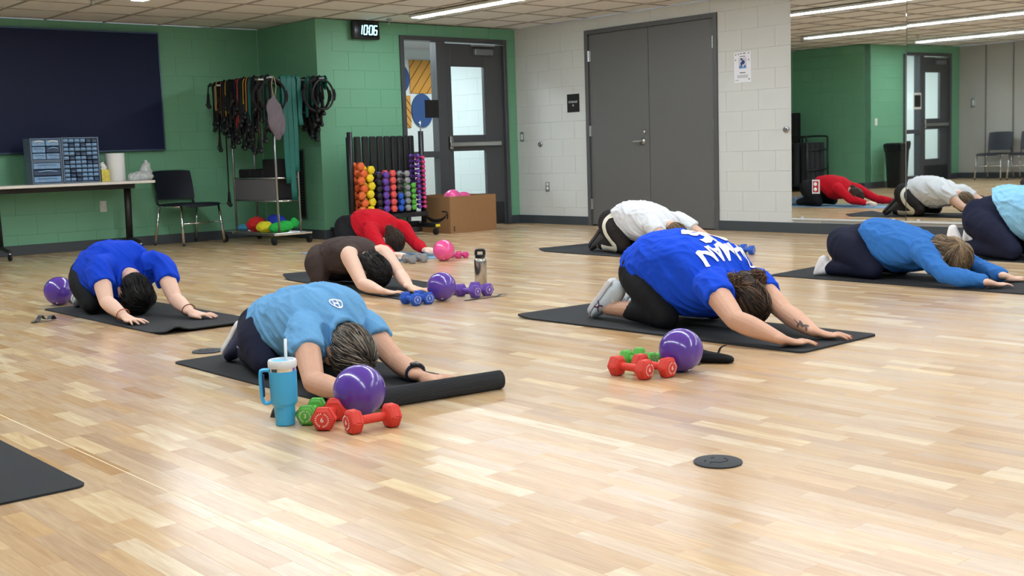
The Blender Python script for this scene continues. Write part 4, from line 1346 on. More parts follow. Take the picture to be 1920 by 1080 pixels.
for y0, y1, tilt, lab in MIR:
    t = thing('wall_mirror', lab, 'mirror', (XR - .004, (y0 + y1) / 2, .148), 0, 'mirror panels')
    pn = bx('mirror_glass', (0, 0, 0), (.006, y0 - y1 - .002, 2.12), M_mirror, t, .0015)
    pn.location = (-.008 - math.sin(tilt) * 1.06, 0, 1.06); pn.rotation_euler = (0, -tilt, 0)
    for s in (-.4, .4):
        bx('clip', (-.012, s * (y0 - y1), .006), (.012, .03, .02), M_alu, t, .002)
tag(bx('trim_1', (XR - .012, (6.83 + 3.14) / 2, .138), (.024, 6.83 - 3.14, .018), M_alu, None, .003), kind='structure')
t = thing('power_outlet', 'duplex outlet with red face and steel plate set into the mirror', 'outlet', (XR - .0185, 6.55, .455))
bx('plate', (0, 0, 0), (.006, .085, .135), M_alu, t, .002)
bx('face', (-.004, 0, 0), (.006, .06, .105), mat('red outlet', (168, 22, 36), .4), t, .002)
for s in (-1, 1):
    MB().cyl((-.006, 0, s * .025), (-.010, 0, s * .025), .019).build('socket', M_whitep, t, True)

# ------------------------------------------------------------------ small things on the walls
def wall_knob(y, z, lab):
    t = thing('wall_stop', lab, 'door stop', (XR, y, z))
    MB().lathe([(.034, 0), (.034, .008), (.026, .014)], (0, 0, 0), 20, rot_to((-1, 0, 0))).build('base', M_steel, t, True)
    MB().lathe([(.022, .012), (.022, .028), (.012, .034)], (0, 0, 0), 20, rot_to((-1, 0, 0))).build('bumper', mat('grey rubber', (110, 110, 112), .7), t, True)
wall_knob(10.466, .963, 'small round wall stop between light switch and storage sign')
wall_knob(6.9, 1.013, 'small round wall stop beside the mirror edge')
def plate(name, loc, axis, w, h, lab, kind, m=None):
    t = thing(name, lab, 'outlet' if kind == 'o' else 'switch', loc)
    d = Vector(axis)
    sz = (.007, w, h) if abs(d.x) > .5 else (w, .007, h)
    bx('plate', tuple(d * .0035), sz, m or M_steel, t, .002)
    if kind == 's':
        s2 = (.006, w * .45, h * .55) if abs(d.x) > .5 else (w * .45, .006, h * .55)
        bx('rocker', tuple(d * .009), s2, M_whitep, t, .002)
    else:
        for s in (-1, 1):
            p = d * .007
            MB().cyl((p.x, p.y, s * h * .2), (p.x + d.x * .004, p.y + d.y * .004, s * h * .2), w * .3).build('socket', M_whitep, t, True)
    return t
plate('light_switch', (XR, 10.798, 1.062), (-1, 0, 0), .07, .12, 'steel light switch plate on the white wall by the green corner', 's')
plate('power_outlet', (XR, 10.363, .45), (-1, 0, 0), .07, .115, 'steel duplex outlet low on the white block wall', 'o')
plate('power_outlet', (4.842, YT, .449), (0, -1, 0), .07, .115, 'white duplex outlet on the green wall under the table', 'o', M_whitep)
plate('light_switch', (1.72, YB2, 1.1), (0, -1, 0), .07, .12, 'light switch on the second green wall, seen in the mirror', 's', M_whitep)
plate('light_switch', (XL, 10.48, 1.35), (1, 0, 0), .08, .16, 'wall control by the grey partition, seen in the mirror', 's')
def flat_text(body, size, loc, facing, m, parent, depth=.0008, **kw):
    me = text_mesh(body, size, depth, **kw)
    o = link('lettering', me, m, parent)
    # facing: outward normal of the sign; text reads left to right for someone looking at it
    n_ = Vector(facing)
    r_ = Vector((0, 0, 1)).cross(n_)
    o.matrix_local = Matrix(((r_.x, 0, n_.x, loc[0]), (r_.y, 0, n_.y, loc[1]), (0, 1, n_.z, loc[2]), (0, 0, 0, 1)))
    return o
M_wtext = mat('white sign lettering', (225, 225, 225), .6)
t = thing('room_sign', 'black storage sign with small white lettering left of the double door', 'sign', (XR, 9.88, 1.427))
bx('panel', (-.005, 0, 0), (.008, .2, .208), M_blackm, t, .002)
flat_text('STORAGE', .034, (-.0095, 0, .012), (-1, 0, 0), M_wtext, t); flat_text('1B', .03, (-.0095, 0, -.028), (-1, 0, 0), M_wtext, t)
t = thing('sidelight_sign', 'blank black square sign hung on the sidelight frame', 'sign', (8.277, YB - .038, 1.408))
bx('panel', (0, 0, 0), (.2, .008, .204), M_blackm, t, .002)
t = thing('sidelight_sign', 'black square sign with white border on the second sidelight, in the mirror', 'sign', (ED2[1] - .4, YB2 - .038, 1.408))
bx('panel', (0, 0, 0), (.2, .008, .204), M_blackm, t, .002); bx('border', (0, .005, 0), (.26, .004, .28), M_whitep, t)
# poster
t = thing('paper_notice', 'white paper notice with blue picture and grey text on block wall', 'notice', (XR - .002, 7.423, 1.656))
bx('sheet', (0, 0, 0), (.002, .214, .304), mat('notice paper', (232, 234, 240), .6, var=.01), t)
M_npt = mat('notice grey print', (120, 124, 134), .7); M_npb = mat('notice picture navy', (34, 66, 122), .7); M_npl = mat('notice picture pale', (206, 202, 216), .7); M_npd = mat('notice dark print', (52, 54, 66), .7); M_npc = mat('notice picture blue', (70, 130, 196), .7)
def ink(y, z, w, h, m, nm='print', dx=0): bx(nm, (-.0015 - dx, y, z), (.001, w, h), m, t)
ink(0, .04, .095, .105, M_npl, 'picture')
MB().cyl((-.0024, .012, .08), (-.003, .012, .08), .012).ell((-.0026, -.008, .05), (.0006, .02, .022)).ell((-.0026, .012, .035), (.0006, .014, .018)).build('picture_figure', M_npb, t)
MB().ell((-.0024, .02, .005), (.0006, .022, .014)).ell((-.0024, -.03, .005), (.0006, .014, .016)).box((-.0024, 0, -.006), (.0008, .085, .008)).build('picture_ground', M_npc, t)
ink(0, .107, .07, .006, M_npd); ink(0, -.055, .072, .007, M_npd)
for k in range(4): ink(.0, -.08 - .008 * k, .14 - .012 * (k % 2), .003, M_npt)
ink(.07, -.128, .045, .005, M_npt); ink(-.08, -.122, .02, .012, M_npt)
for y_, z_ in ((.085, .128), (.05, .132), (.02, .136), (-.012, .137), (-.03, .138), (-.075, .137), (.088, .075), (-.074, .07)): ink(y_, z_, .015, .008, M_npd)
# digital clock
t = thing('wall_clock', 'black digital wall clock with glowing white digits above the dumbbell rack', 'clock', (7.385, YB, 2.262))
bx('bracket', (.03, -.02, 0), (.2, .04, .12), M_blackm, t, .004)
cl = bx('case', (0, -.06, 0), (.35, .06, .195), M_black, t, .01)
bx('face', (0, -.0915, 0), (.32, .004, .165), mat('clock face smoked', (14, 14, 18), .15), t, .001)
M_led = mat('clock digits', (150, 232, 255), .5, emit=3.2, var=0)
SEG = {'0': 'abcdef', '1': 'bc', '6': 'acdefg'}
def digit(ch, cx):
    mb = MB(); w, h, th = .040, .095, .014
    sl = .14
    P = {'a': ((-w / 2, h / 2), (w / 2, h / 2)), 'b': ((w / 2, h / 2), (w / 2, 0)), 'c': ((w / 2, 0), (w / 2, -h / 2)), 'd': ((-w / 2, -h / 2), (w / 2, -h / 2)), 'e': ((-w / 2, 0), (-w / 2, -h / 2)), 'f': ((-w / 2, h / 2), (-w / 2, 0)), 'g': ((-w / 2, 0), (w / 2, 0))}
    for s in SEG[ch]:
        (x0, z0), (x1, z1) = P[s]
        mb.loft([(cx + x0 + z0 * sl, -.0945, z0), (cx + x1 + z1 * sl, -.0945, z1)], [(th / 2, .0015), (th / 2, .0015)], 8, (0, 1, 0))
    mb.build('digit', M_led, t)
digit('1', -.085); digit('0', -.018); digit('0', .052); digit('6', .112)
for z_ in (.02, -.02): MB().ell((.017 + z_ * .14, -.0945, z_), (.006, .0015, .006), None, 10, 6).build('colon_dot', M_led, t)
# air grille in the recess
t = thing('air_grille', 'dark louvred air grille low on the recess side wall', 'vent', (XG, 11.32, .6))
bx('frame', (-.006, 0, 0), (.012, .16, .78), mat('grille frame green', (60, 92, 72), .5), t, .003)
bx('backing', (-.0125, 0, 0), (.002, .13, .74), M_blackm, t)
for k in range(24): bx('slat', (-.018, 0, -.355 + k * .031), (.014, .128, .008), M_black, t)

# ------------------------------------------------------------------ television
t = thing('television', 'very large dark wall television with thin metal frame', 'television', (4.46, YT - .03, 1.652))
bx('housing', (0, .0, 0), (2.19, .056, 1.255), M_black, t, .006)
bx('screen', (0, -.0295, 0), (2.165, .004, 1.23), mat('television screen', (17, 27, 60), .5, var=.02, spec=.22), t, .001)
for s in (-1, 1):
    bx('bezel', (0, -.031, s * .6225), (2.2, .012, .016), mat('bezel blue grey', (70, 88, 112), .35, .6), t, .002)
    bx('bezel', (s * 1.092, -.031, 0), (.014, .012, 1.23), mat('bezel blue grey', (70, 88, 112), .35, .6), t, .002)

# ------------------------------------------------------------------ folding table
TX, TY, TH = 4.30, 11.79, .715
t = thing('folding_table', 'long training table with pale top and black wheeled legs', 'table', (TX, TY, 0))
M_ttop = mat('table top pale laminate', (226, 220, 212), .45, var=.03)
bx('table_top', (0, 0, TH - .015), (1.69, .6, .028), M_ttop, t, .004)
bx('apron_rail', (0, -.1, TH - .055), (1.4, .05, .05), M_black, t, .004)
for s in (-1, 1):
    lg = MB().loft([(s * .655, .0, .1), (s * .665, .0, TH - .03)], [(.036, .03), (.036, .03)], 14, (0, 1, 0), 1, False).build('leg', M_black, t, True)
    fo = MB().loft([(s * .655, -.28, .085), (s * .655, 0, .11), (s * .655, .28, .085)], [(.022, .014), (.03, .02), (.022, .014)], 12, (0, 0, 1), 3).build('foot', M_black, t, True)
    for q in (-1, 1):
        cs = MB().cyl((s * .655 - .012, q * .275, .032), (s * .655 + .012, q * .275, .032), .031, seg=20).build('caster', M_blackm, t, True)
        MB().cyl((s * .655, q * .275, .04), (s * .655, q * .275, .085), .012).build('caster_stem', M_steel, cs, True)

# drawers
M_cab = mat('blue grey cabinet plastic', (104, 120, 142), .5, var=.05)
M_cabd = mat('dark blue cabinet plastic', (52, 66, 88), .5)
M_dr = mat('smoky drawer plastic', (128, 164, 200), .25, var=.2, scale=25)
M_drd = mat('smoky drawer dark', (58, 76, 104), .25, var=.2, scale=25)
def cabinet(x0, x1, z0, z1, cols, rows, lab, yf=11.66, depth=.2, name='drawer_cabinet', pull=False):
    t = thing(name, lab, 'drawer unit', ((x0 + x1) / 2, yf + depth / 2, z0), 0)
    w, h, th = x1 - x0, z1 - z0, .014
    bx('shell_side', (-w / 2 + th / 2, 0, h / 2), (th, depth, h), M_cab, t, .003); bx('shell_side', (w / 2 - th / 2, 0, h / 2), (th, depth, h), M_cab, t, .003)
    bx('shell_top', (0, 0, h - th / 2), (w - 2 * th, depth - .002, th), M_cab, t, .003); bx('shell_bottom', (0, 0, th / 2), (w - 2 * th, depth - .002, th), M_cab, t, .003)
    bx('shell_back', (0, depth / 2 - .005, h / 2), (w - 2 * th, .008, h - 2 * th), M_cabd, t)
    iw, ih = (w - 2 * th) / cols, (h - 2 * th) / rows
    for r in range(rows):
        for c_ in range(cols):
            g = .004
            px_, pz_ = -w / 2 + th + iw * (c_ + .5), th + ih * (r + .5)
            d = bx('drawer', (px_, -.006, pz_), (iw - 2 * g, depth - .02, ih - 2 * g), M_dr if rnd.random() > .22 else M_drd, t, .004)
            if cols > 3: bx('pull', (0, -depth / 2 + .006, -ih * .18), (iw * .62, .014, ih * .2), M_cab, d, .002)
            else: MB().loft([(-iw * .32, -depth / 2 + .002, ih * .16), (0, -depth / 2 - .004, ih * .28), (iw * .32, -depth / 2 + .002, ih * .16)], [.006, .007, .006], 8, (0, 0, 1), 4).build('pull', M_whitep if r == rows - 1 and cols == 2 else M_dr, d, True)
    return t
cabinet(3.965, 4.265, TH, TH + .225, 1, 3, 'small blue grey cabinet with three wide drawers, under its twin')
cabinet(3.965, 4.265, TH + .226, TH + .45, 2, 3, 'small blue grey cabinet with six drawers stacked on top', )
cabinet(4.27, 4.645, TH, TH + .455, 6, 10, 'tall blue grey organiser with sixty tiny drawers', name='parts_organiser')
# tissue box
t = thing('tissue_box', 'yellow floral tissue box with a tissue pulled up', 'tissue box', (4.70, 11.72, TH))
M_tis = mat('yellow floral card', (226, 200, 90), .7, var=.5, scale=30)
bx('carton', (0, 0, .062), (.085, .11, .124), M_tis, t, .002)
mb = MB(); mb.loft([(0, 0, .12), (.01, .0, .15), (-.01, .01, .175), (.004, 0, .198)], [(.03, .012), (.026, .016), (.02, .012), (.004, .004)], 10, (0, 1, 0), 3)
me = remesh(mb, .004, 2, 'tissue'); wrinkle(me, .006, (0, 0, 1), 60, 12, 3); link('tissue', me, mat('white tissue', (238, 238, 236), .9), t, smooth=True)
# towel roll
t = thing('paper_towel_roll', 'white paper towel roll standing on the table', 'paper towel', (4.86, 11.80, TH))
MB().lathe([(.094, 0), (.096, .003), (.096, .283), (.094, .286), (.022, .286)], (0, 0, 0), 40).build('paper', mat('white paper towel', (236, 236, 234), .9, var=.02, bump=.4, bscale=150), t, True, auto=40)
MB().lathe([(.021, .2), (.021, .287), (.018, .287), (.018, .21)], (0, 0, 0), 24).build('core', mat('card core', (168, 138, 104), .9), t, True)
# plastic bag
def poly_mat():
    m = bpy.data.materials.new('thin clear polythene'); m.use_nodes = True
    nt = m.node_tree; b = nt.nodes['Principled BSDF']
    nz = nd(nt, 'ShaderNodeTexNoise'); nz.inputs['Scale'].default_value = 30
    rp = nd(nt, 'ShaderNodeMapRange'); rp.inputs[3].default_value = .35; rp.inputs[4].default_value = .8
    nt.links.new(nz.outputs['Fac'], rp.inputs[0]); nt.links.new(rp.outputs[0], b.inputs['Alpha'])
    b.inputs['Base Color'].default_value = (.82, .83, .84, 1); b.inputs['Roughness'].default_value = .18
    return m
t = thing('plastic_bag', 'crumpled clear plastic bag beside the paper towel roll', 'plastic bag', (5.075, 11.68, TH))
mb = MB(); mb.ell((0, 0, .04), (.12, .09, .045)); mb.ell((.07, .02, .09), (.05, .04, .07)); mb.ell((-.08, -.03, .02), (.06, .05, .025)); mb.loft([(.06, .02, .1), (.085, .03, .15), (.08, .03, .185)], [.045, .035, .012], 10, n=2)
me = remesh(mb, .006, 2, 'film'); wrinkle(me, .02, (.3, .2, .8), 26, 12, 5, 1.2)
for v in me.vertices: v.co.z = max(v.co.z, .002)
link('film', me, poly_mat(), t, smooth=True)
MB().ell((0, 0, .03), (.05, .035, .022)).build('contents', mat('lavender wrapper', (150, 150, 190), .6, var=.3), t, True)

# ------------------------------------------------------------------ stacking chair
M_chseat = mat('navy black chair plastic', (26, 29, 42), .45, var=.08)
def chair(name, loc, rz, label):
    t = thing(name, label, 'chair', loc, rz, 'stacking chairs')
    # seat faces -y locally
    mb = MB(); mb.loft([(0, -.23, .425), (0, -.20, .445), (0, 0, .440), (0, .19, .440), (0, .215, .445)], [(.20, .012), (.225, .018), (.225, .02), (.21, .018), (.2, .012)], 20, (0, 0, 1), 4)
    mb.build('seat', M_chseat, t, True)
    V, F, nx, nz_ = [], [], 12, 8
    for k, th in ((0, 0), (1, .016)):
        for j in range(nz_ + 1):
            for i in range(nx + 1):
                u, v = i / nx * 2 - 1, j / nz_
                w = .205 + .03 * v - .02 * v * v
                V.append((u * w, .215 + .07 * v - .035 * (1 - u * u) * -1 - .03 + th, .50 + .32 * v - .012 * u ** 4 * v))
    n1 = (nx + 1) * (nz_ + 1)
    for j in range(nz_):
        for i in range(nx):
            a = j * (nx + 1) + i
            F += [(a, a + 1, a + nx + 2, a + nx + 1), (n1 + a, n1 + a + nx + 1, n1 + a + nx + 2, n1 + a + 1)]
    rim = [i for i in range(nx)] + [j * (nx + 1) + nx for j in range(nz_)] + [nz_ * (nx + 1) + i for i in range(nx, 0, -1)] + [j * (nx + 1) for j in range(nz_, 0, -1)]
    for k in range(len(rim)):
        a, b_ = rim[k], rim[(k + 1) % len(rim)]
        F.append((a, n1 + a, n1 + b_, b_))
    MB().add(V, F).build('backrest', M_chseat, t, True, auto=50)
    for s in (-1, 1):
        MB().tube([(s * .2, .16, .43), (s * .205, .215, .46), (s * .2, .225, .54)], .012, 8, 3, ends=True).build('back_bracket', M_chseat, t, True)
        MB().tube([(s * .215, -.19, .43), (s * .235, -.23, 0.012)], .0115, 10).build('leg', M_chrome, t, True)
        MB().tube([(s * .215, .17, .43), (s * .235, .25, .012)], .0115, 10).build('leg', M_chrome, t, True)
        MB().tube([(s * .215, -.19, .425), (s * .215, .17, .425)], .011, 10).build('side_rail', M_chrome, t, True)
        for yy in (-.231, .251): MB().cyl((s * .2355, yy, 0), (s * .2355, yy, .02), .014).build('foot_cap', M_black, t, True)
    MB().tube([(-.225, -.212, .24), (.225, -.212, .24)], .008, 8).build('cross_bar', M_chrome, t, True)
    return t
ch_ = chair('stacking_chair', (5.655, 11.83, 0), math.radians(11), 'dark stacking chair with chrome legs between table and band rack')
ch_.scale = (1.14, 1.05, .98)
chair('stacking_chair', (-.58, 9.86, 0), math.radians(90), 'dark stacking chair against the grey partition, seen in the mirror')
chair('stacking_chair', (-.58, 9.28, 0), math.radians(90), 'second dark chair along the partition, at the mirror\'s right edge')

# ------------------------------------------------------------------ rolling rack of bands
M_rack = mat('zinc plated tube', (170, 176, 182), .25, .9)
RX0, RX1, RY0, RY1 = 6.13, 6.39, 10.74, 11.66
t = thing('rolling_rack', 'chrome rolling rack with grey fabric bin and wire shelf', 'rolling rack', (0, 0, 0))
t.location = (6.26, 11.2, 0); inv = Matrix.Translation(-Vector(t.location))
def rk(o): o.matrix_parent_inverse = inv; return o
for X_ in (RX0, RX1):
    for Y_ in (RY0, RY1):
        rk(MB().cyl((X_, Y_, .11), (X_, Y_, 1.70), .0125, seg=12).build('post', M_rack, t, True))
for Y_ in (RY0, RY1):
    rk(MB().tube([(5.98, Y_, 1.70), (6.70, Y_, 1.70)], .013, 10).build('top_arm', M_rack, t, True))
for X_ in (6.06, 6.66):
    rl = rk(MB().tube([(X_, 10.58, 1.715), (X_, 12.0, 1.715)], .013, 10).build('top_rail', M_rack, t, True))
    rk(MB().cyl((X_, 10.575, 1.715), (X_, 10.587, 1.715), .021, seg=18).build('end_cap', M_whitep, rl, True))
for X_ in (RX0, RX1):
    for z_ in (.45, .69): rk(MB().tube([(X_, RY0, z_), (X_, RY1, z_)], .010, 8).build('side_rail', M_rack, t, True))
for Y_ in (RY0, RY1):
    for z_ in (.45, .69): rk(MB().tube([(RX0, Y_, z_), (RX1, Y_, z_)], .011, 8).build('end_rail', M_chrome, t, True))
M_bin = mat('grey bin fabric', (98, 98, 102), .9, var=.06, scale=120, bump=.3)
for X_ in (RX0, RX1): rk(bx('bin_panel', (X_, (RY0 + RY1) / 2, .57), (.006, RY1 - RY0 - .03, .215), M_bin, t))
rk(bx('bin_floor', ((RX0 + RX1) / 2, (RY0 + RY1) / 2, .46), (RX1 - RX0 - .02, RY1 - RY0 - .03, .006), M_bin, t))
rk(bx('shelf_frame', (6.03, 11.2, .108), (.03, 1.12, .022), M_chrome, t, .003)); rk(bx('shelf_frame', (6.45, 11.2, .108), (.03, 1.12, .022), M_chrome, t, .003))
for Y_ in (10.655, 11.745): rk(bx('shelf_frame', (6.24, Y_, .108), (.43, .03, .022), M_chrome, t, .003))
for k in range(14): rk(MB().tube([(6.03, 10.72 + k * .073, .115), (6.45, 10.72 + k * .073, .115)], .004, 6).build('shelf_wire', M_rack, t))
for X_ in (6.03, 6.45):
    for Y_ in (10.665, 11.735):
        cs = rk(MB().cyl((X_ - .014, Y_ + .015, .042), (X_ + .014, Y_ + .015, .042), .042, seg=22).build('caster', M_blackm, t, True))
        rk(MB().box((X_ - .018, Y_ + .008, .066), (.004, .03, .06)).box((X_ + .018, Y_ + .008, .066), (.004, .03, .06)).box((X_, Y_, .094), (.04, .04, .006)).build('caster_fork', M_chrome, cs))
        rk(MB().cyl((X_, Y_, .1), (X_, Y_, .14), .007, seg=10).build('caster_bolt', M_chrome, cs, True))
# contents of the bin and the shelf
def lump(name, c, r, m, lab, cat, seed, amp=.012, group=None, extra=()):
    mb = MB(); mb.ell((0, 0, r[2]), r)
    for p, q in extra: mb.ell(p, q)
    me = remesh(mb, .007, 3, name); wrinkle(me, amp, (.5, .5, .3), 20, 9, seed, 1.6)
    for v in me.vertices: v.co.z = max(v.co.z, .0)
    return tag(link(name, me, m, None, c, smooth=True), lab, cat, group)
for k, (y_, w, h) in enumerate(((11.48, .26, .10), (11.2, .24, .09), (10.93, .3, .20))):
    tt = tag(bx('foam_block', (6.26, y_, .464 + (.225 + h) / 2), (.2, w, .225 + h), M_blackm, None, .012), ('black foam block at the far end of the fabric bin', 'black foam block in the middle of the fabric bin', 'tallest black foam block at the near end of the fabric bin')[k], 'foam block', 'foam blocks in the bin')
SH = .120
lump('folded_cloth', (6.14, 11.52, SH), (.06, .10, .035), cloth('cyan cloth', (70, 150, 190)), 'folded cyan cloth at the far end of the rack shelf', 'cloth', 31, .005, 'cloths on the rack shelf')
lump('scarf', (6.16, 11.27, SH), (.10, .12, .075), cloth('red scarf', (196, 44, 46)), 'bunched red scarf on the rack shelf', 'cloth', 32, .014, 'cloths on the rack shelf', (((.0, -.08, .07), (.07, .07, .06)),))
lump('scarf', (6.13, 11.03, SH), (.09, .10, .055), cloth('yellow scarf', (222, 214, 50)), 'bunched yellow scarf on the rack shelf', 'cloth', 33, .012, 'cloths on the rack shelf')
lump('scarf', (6.26, 11.0, SH + .0), (.09, .11, .085), cloth('blue scarf', (40, 56, 170)), 'bunched dark blue scarf on the rack shelf', 'cloth', 34, .014, 'cloths on the rack shelf', (((0, .06, .13), (.07, .09, .04)),))
lump('scarf', (6.16, 10.82, SH), (.09, .09, .05), cloth('green scarf', (48, 178, 78)), 'bunched green scarf at the near end of the rack shelf', 'cloth', 35, .012, 'cloths on the rack shelf', (((.1, .02, .06), (.09, .08, .055)), ((.2, .0, .09), (.05, .05, .05))))
# bands hung over the rails
def tri_handle(mb_g, mb_s, p, w=.15, h=.135, ang=0.0, tip=0.0):
    """triangular strap with a grip, apex at p, hanging down"""
    ca, sa = math.cos(ang), math.sin(ang)
    def Q(a, b): 
        a2, b2 = a * math.cos(tip) - b * math.sin(tip), a * math.sin(tip) + b * math.cos(tip)
        return (p[0] + a2 * sa, p[1] + a2 * ca, p[2] + b2)
    mb_s.tube([Q(0, 0), Q(-w / 2, -h)], .012, 6); mb_s.tube([Q(0, 0), Q(w / 2, -h)], .012, 6)
    mb_g.loft([Q(-w / 2, -h), Q(w / 2, -h)], [.024, .024], 10, (0, 0, 1))
def band(x, y, col, l1, l2, lab, side=-1, r=.007, ang=.35, tip=(0, 0), handles=True):
    t = thing('resistance_band', lab, 'resistance band', (x, y, 1.73), 0, 'bands on the rolling rack')
    mb = MB()
    mb.tube([(side * .03, .005, -l1), (side * .026, .003, -l1 * .5), (side * .022, 0, -.03), (0, 0, .008), (-side * .022, 0, -.03), (-side * .03, -.006, -l2)], r, 7, 4)
    mb.build('tube', mat('band ' + col[0], col[1], .75, var=.05, spec=.2), t, True)
    if handles:
        for (sd, l, tp) in ((side, l1, tip[0]), (-side, l2, tip[1])):
            g, s_ = MB(), MB()
            tri_handle(g, s_, (sd * .03, .003, -l), ang=ang, tip=tp)
            s_.build('strap', M_blackm, t); g.build('grip', M_black, t, True)
    return t
cy, cb, crd, cg, cbr, ck, cor = ('yellow', (206, 168, 50)), ('black', (22, 22, 24)), ('red', (176, 42, 44)), ('dark green', (22, 84, 60)), ('brown', (70, 58, 50)), ('black', (22, 22, 24)), ('orange', (210, 120, 40))
X1 = 6.06
band(X1, 11.95, ck, .10, .3, 'black band with a short-hanging handle at the far end of the rail', tip=(.2, 0))
band(X1, 11.66, cor, .38, .25, 'orange tube band hanging second from the far end')
band(X1, 11.61, cbr, .40, .3, 'brown tube band hanging third from the far end', tip=(-.2, 0))
band(X1, 11.60, ck, 1.18, .3, 'long black band whose handle hangs almost to the chair seat', tip=(.1, .0))
band(X1, 11.56, cy, .37, .3, 'thin yellow tube band hanging fourth from the far end')
band(X1, 11.50, ck, .18, .5, 'short black band folded over the rail', tip=(.3, 0))
band(X1, 11.45, ck, .56, .2, 'black band with its grip at middle height')
band(X1, 11.38, ck, .24, .3, 'black band with grip close under the rail', tip=(-.3, 0))
band(X1, 11.33, crd, .52, .4, 'red tube band, the longer of the pair')
band(X1, 11.29, ('pale red', (196, 70, 66)), .46, .3, 'paler red tube band, the shorter of the pair')
band(X1, 11.22, cg, .30, .5, 'dark green tube band by the red pair')
band(X1, 11.16, cy, .26, .3, 'yellow tube band in the middle of the rail')
band(X1, 11.10, cor, .40, .3, 'thick orange tube band next to the flat teal band', r=.009)
band(X1, 11.02, ck, .50, .4, 'black band behind the flat teal band')
band(X1, 10.86, cbr, .62, .3, 'brown tube band behind the grey mesh bag')
band(X1, 10.74, cg, .52, .3, 'dark green tube band behind the grey bag, near end')
band(X1, 11.84, ck, .36, .3, 'black band hanging just inside the far end, grip level with the bag', tip=(-.2, 0), r=.010)
band(X1, 11.78, cor, .30, .3, 'orange tube band nearest the far rail end')
band(X1, 11.74, ck, .58, .3, 'black band with a low grip near the far rail end', tip=(.2, 0), r=.010)
ORD = 'first second third fourth fifth sixth seventh eighth ninth tenth eleventh twelfth thirteenth fourteenth fifteenth sixteenth'.split()
k = 0
for y_, l_, tp_ in ((11.69, .16, .5), (11.64, .30, -.3), (11.57, .13, .2), (11.53, .44, 0), (11.47, .32, .4), (11.42, .12, -.4), (11.36, .42, .2), (11.31, .15, .3), (11.26, .36, -.2), (11.20, .58, .1), (11.13, .20, .4), (11.07, .34, 0), (10.98, .62, .3), (10.94, .22, -.3), (10.80, .30, .2), (10.70, .40, -.2)):
    band(X1, y_, ck, l_, l_ * .8 + .1, 'thick black band on the front rail, %s of the black ones from the far end' % ORD[k], tip=(tp_, 0), r=.013)
    k += 1
X2 = 6.66
k = 0
for y_, l_, tp_ in ((11.2, .3, .2), (11.05, .22, -.3), (10.98, .34, .1), (10.88, .2, .3), (10.78, .38, -.2), (10.66, .2, .4)):
    band(X2, y_, ck, l_, l_ * .9 + .05, 'thick black band on the rear rail, %s of the black ones from the far end' % ORD[k], tip=(tp_, .3), r=.014)
    k += 1
band(X2, 11.3, cy, .2, .3, 'yellow tube band on the rear rail')
band(X2, 10.95, ck, .40, .42, 'black band with a big handle on the rear rail', tip=(0, .3))
band(X2, 10.82, ck, .46, .50, 'black band with a low tilted handle on the rear rail', tip=(.4, .3))
band(X2, 10.70, ck, .30, .34, 'black band with an outward handle at the near end of the rear rail', tip=(.2, .5))
def flat_band(x, y, l1, l2, w, lab, twist=0.0, side=-1):
    w *= 1.15
    m = mat('teal latex band', (14, 98, 88), .55, var=.1, scale=20)
    me_ = MB(); n = 10
    path = [(side * .035, -l1), (side * .034, -l1 * .75), (side * .032, -l1 * .5), (side * .028, -l1 * .25), (side * .024, -.03), (0, .012), (-side * .024, -.03), (-side * .03, -l2 * .5), (-side * .034, -l2)]
    P_ = [(a, twist * abs(b) + .006 * math.sin(b * 30), b) for a, b in path]
    me_.loft(P_, [(w / 2, .0015)] * len(P_), 8, (1, 0, .01), 3, False)
    return tag(me_.build('flat_band', m, None, True, loc=(x, y, 1.732)), lab, 'exercise band', 'flat teal bands on the rolling rack')
flat_band(X1, 11.05, .47, .4, .075, 'flat teal latex band hanging short at the middle of the rail')
for bx_, l_, w_, lab_ in ((6.255, 1.10, .06, 'long flat teal latex band nearest the grey bag'), (6.315, 1.28, .062, 'longest flat teal latex band, reaching below the bin'), (6.37, .98, .05, 'flat teal latex band just left of the near post'), (6.44, .5, .045, 'short flat teal band right of the near post')):
    fb = flat_band(bx_, RY0, l_, .5, w_, lab_, .0); fb.rotation_euler = (0, 0, PI / 2)
flat_band(X2 - .12, 10.69, .42, .3, .05, 'narrow flat teal band with a loose end')
flat_band(X2 + .03, 10.62, .12, .3, .06, 'teal band end sticking out at the near rear rail', .5, 1)
# bars that carry the teal bands across between the rails
def ring(x, y, z, R, r, col, lab, tiltz=0):
    pts = [(R * math.cos(a), 0, R * math.sin(a)) for a in np.linspace(0, 2 * PI, 33)]
    t = thing('exercise_ring', lab, 'exercise ring', (x, y, z), tiltz, 'exercise rings on the rack')
    MB().tube(pts, r, 8, 1, (0, 1, 0)).build('hoop', col, t, True)
    for s in (-1, 1):
        MB().loft([(s * (R + .004), 0, -.05), (s * (R + .012), 0, 0), (s * (R + .004), 0, .05)], [(.02, .012), (.024, .014), (.02, .012)], 10, (1, 0, 0), 2).build('pad', M_blackm, t, True)
ring(6.66, 10.60, 1.545, .155, .011, M_black, 'slim black exercise ring at the near end of the rear rail', .25)
ring(6.63, 10.68, 1.54, .165, .014, M_blackm, 'black padded exercise ring behind the slim one', .1)
ring(6.56, 10.80, 1.535, .17, .014, M_blackm, 'black exercise ring deepest on the rear rail', -.1)
ring(6.08, 10.63, 1.53, .17, .013, M_blackm, 'black exercise ring hung at the near end of the front rail', .2)
ring(6.12, 10.78, 1.53, .17, .014, M_blackm, 'black exercise ring behind the grey mesh bag', -.1)
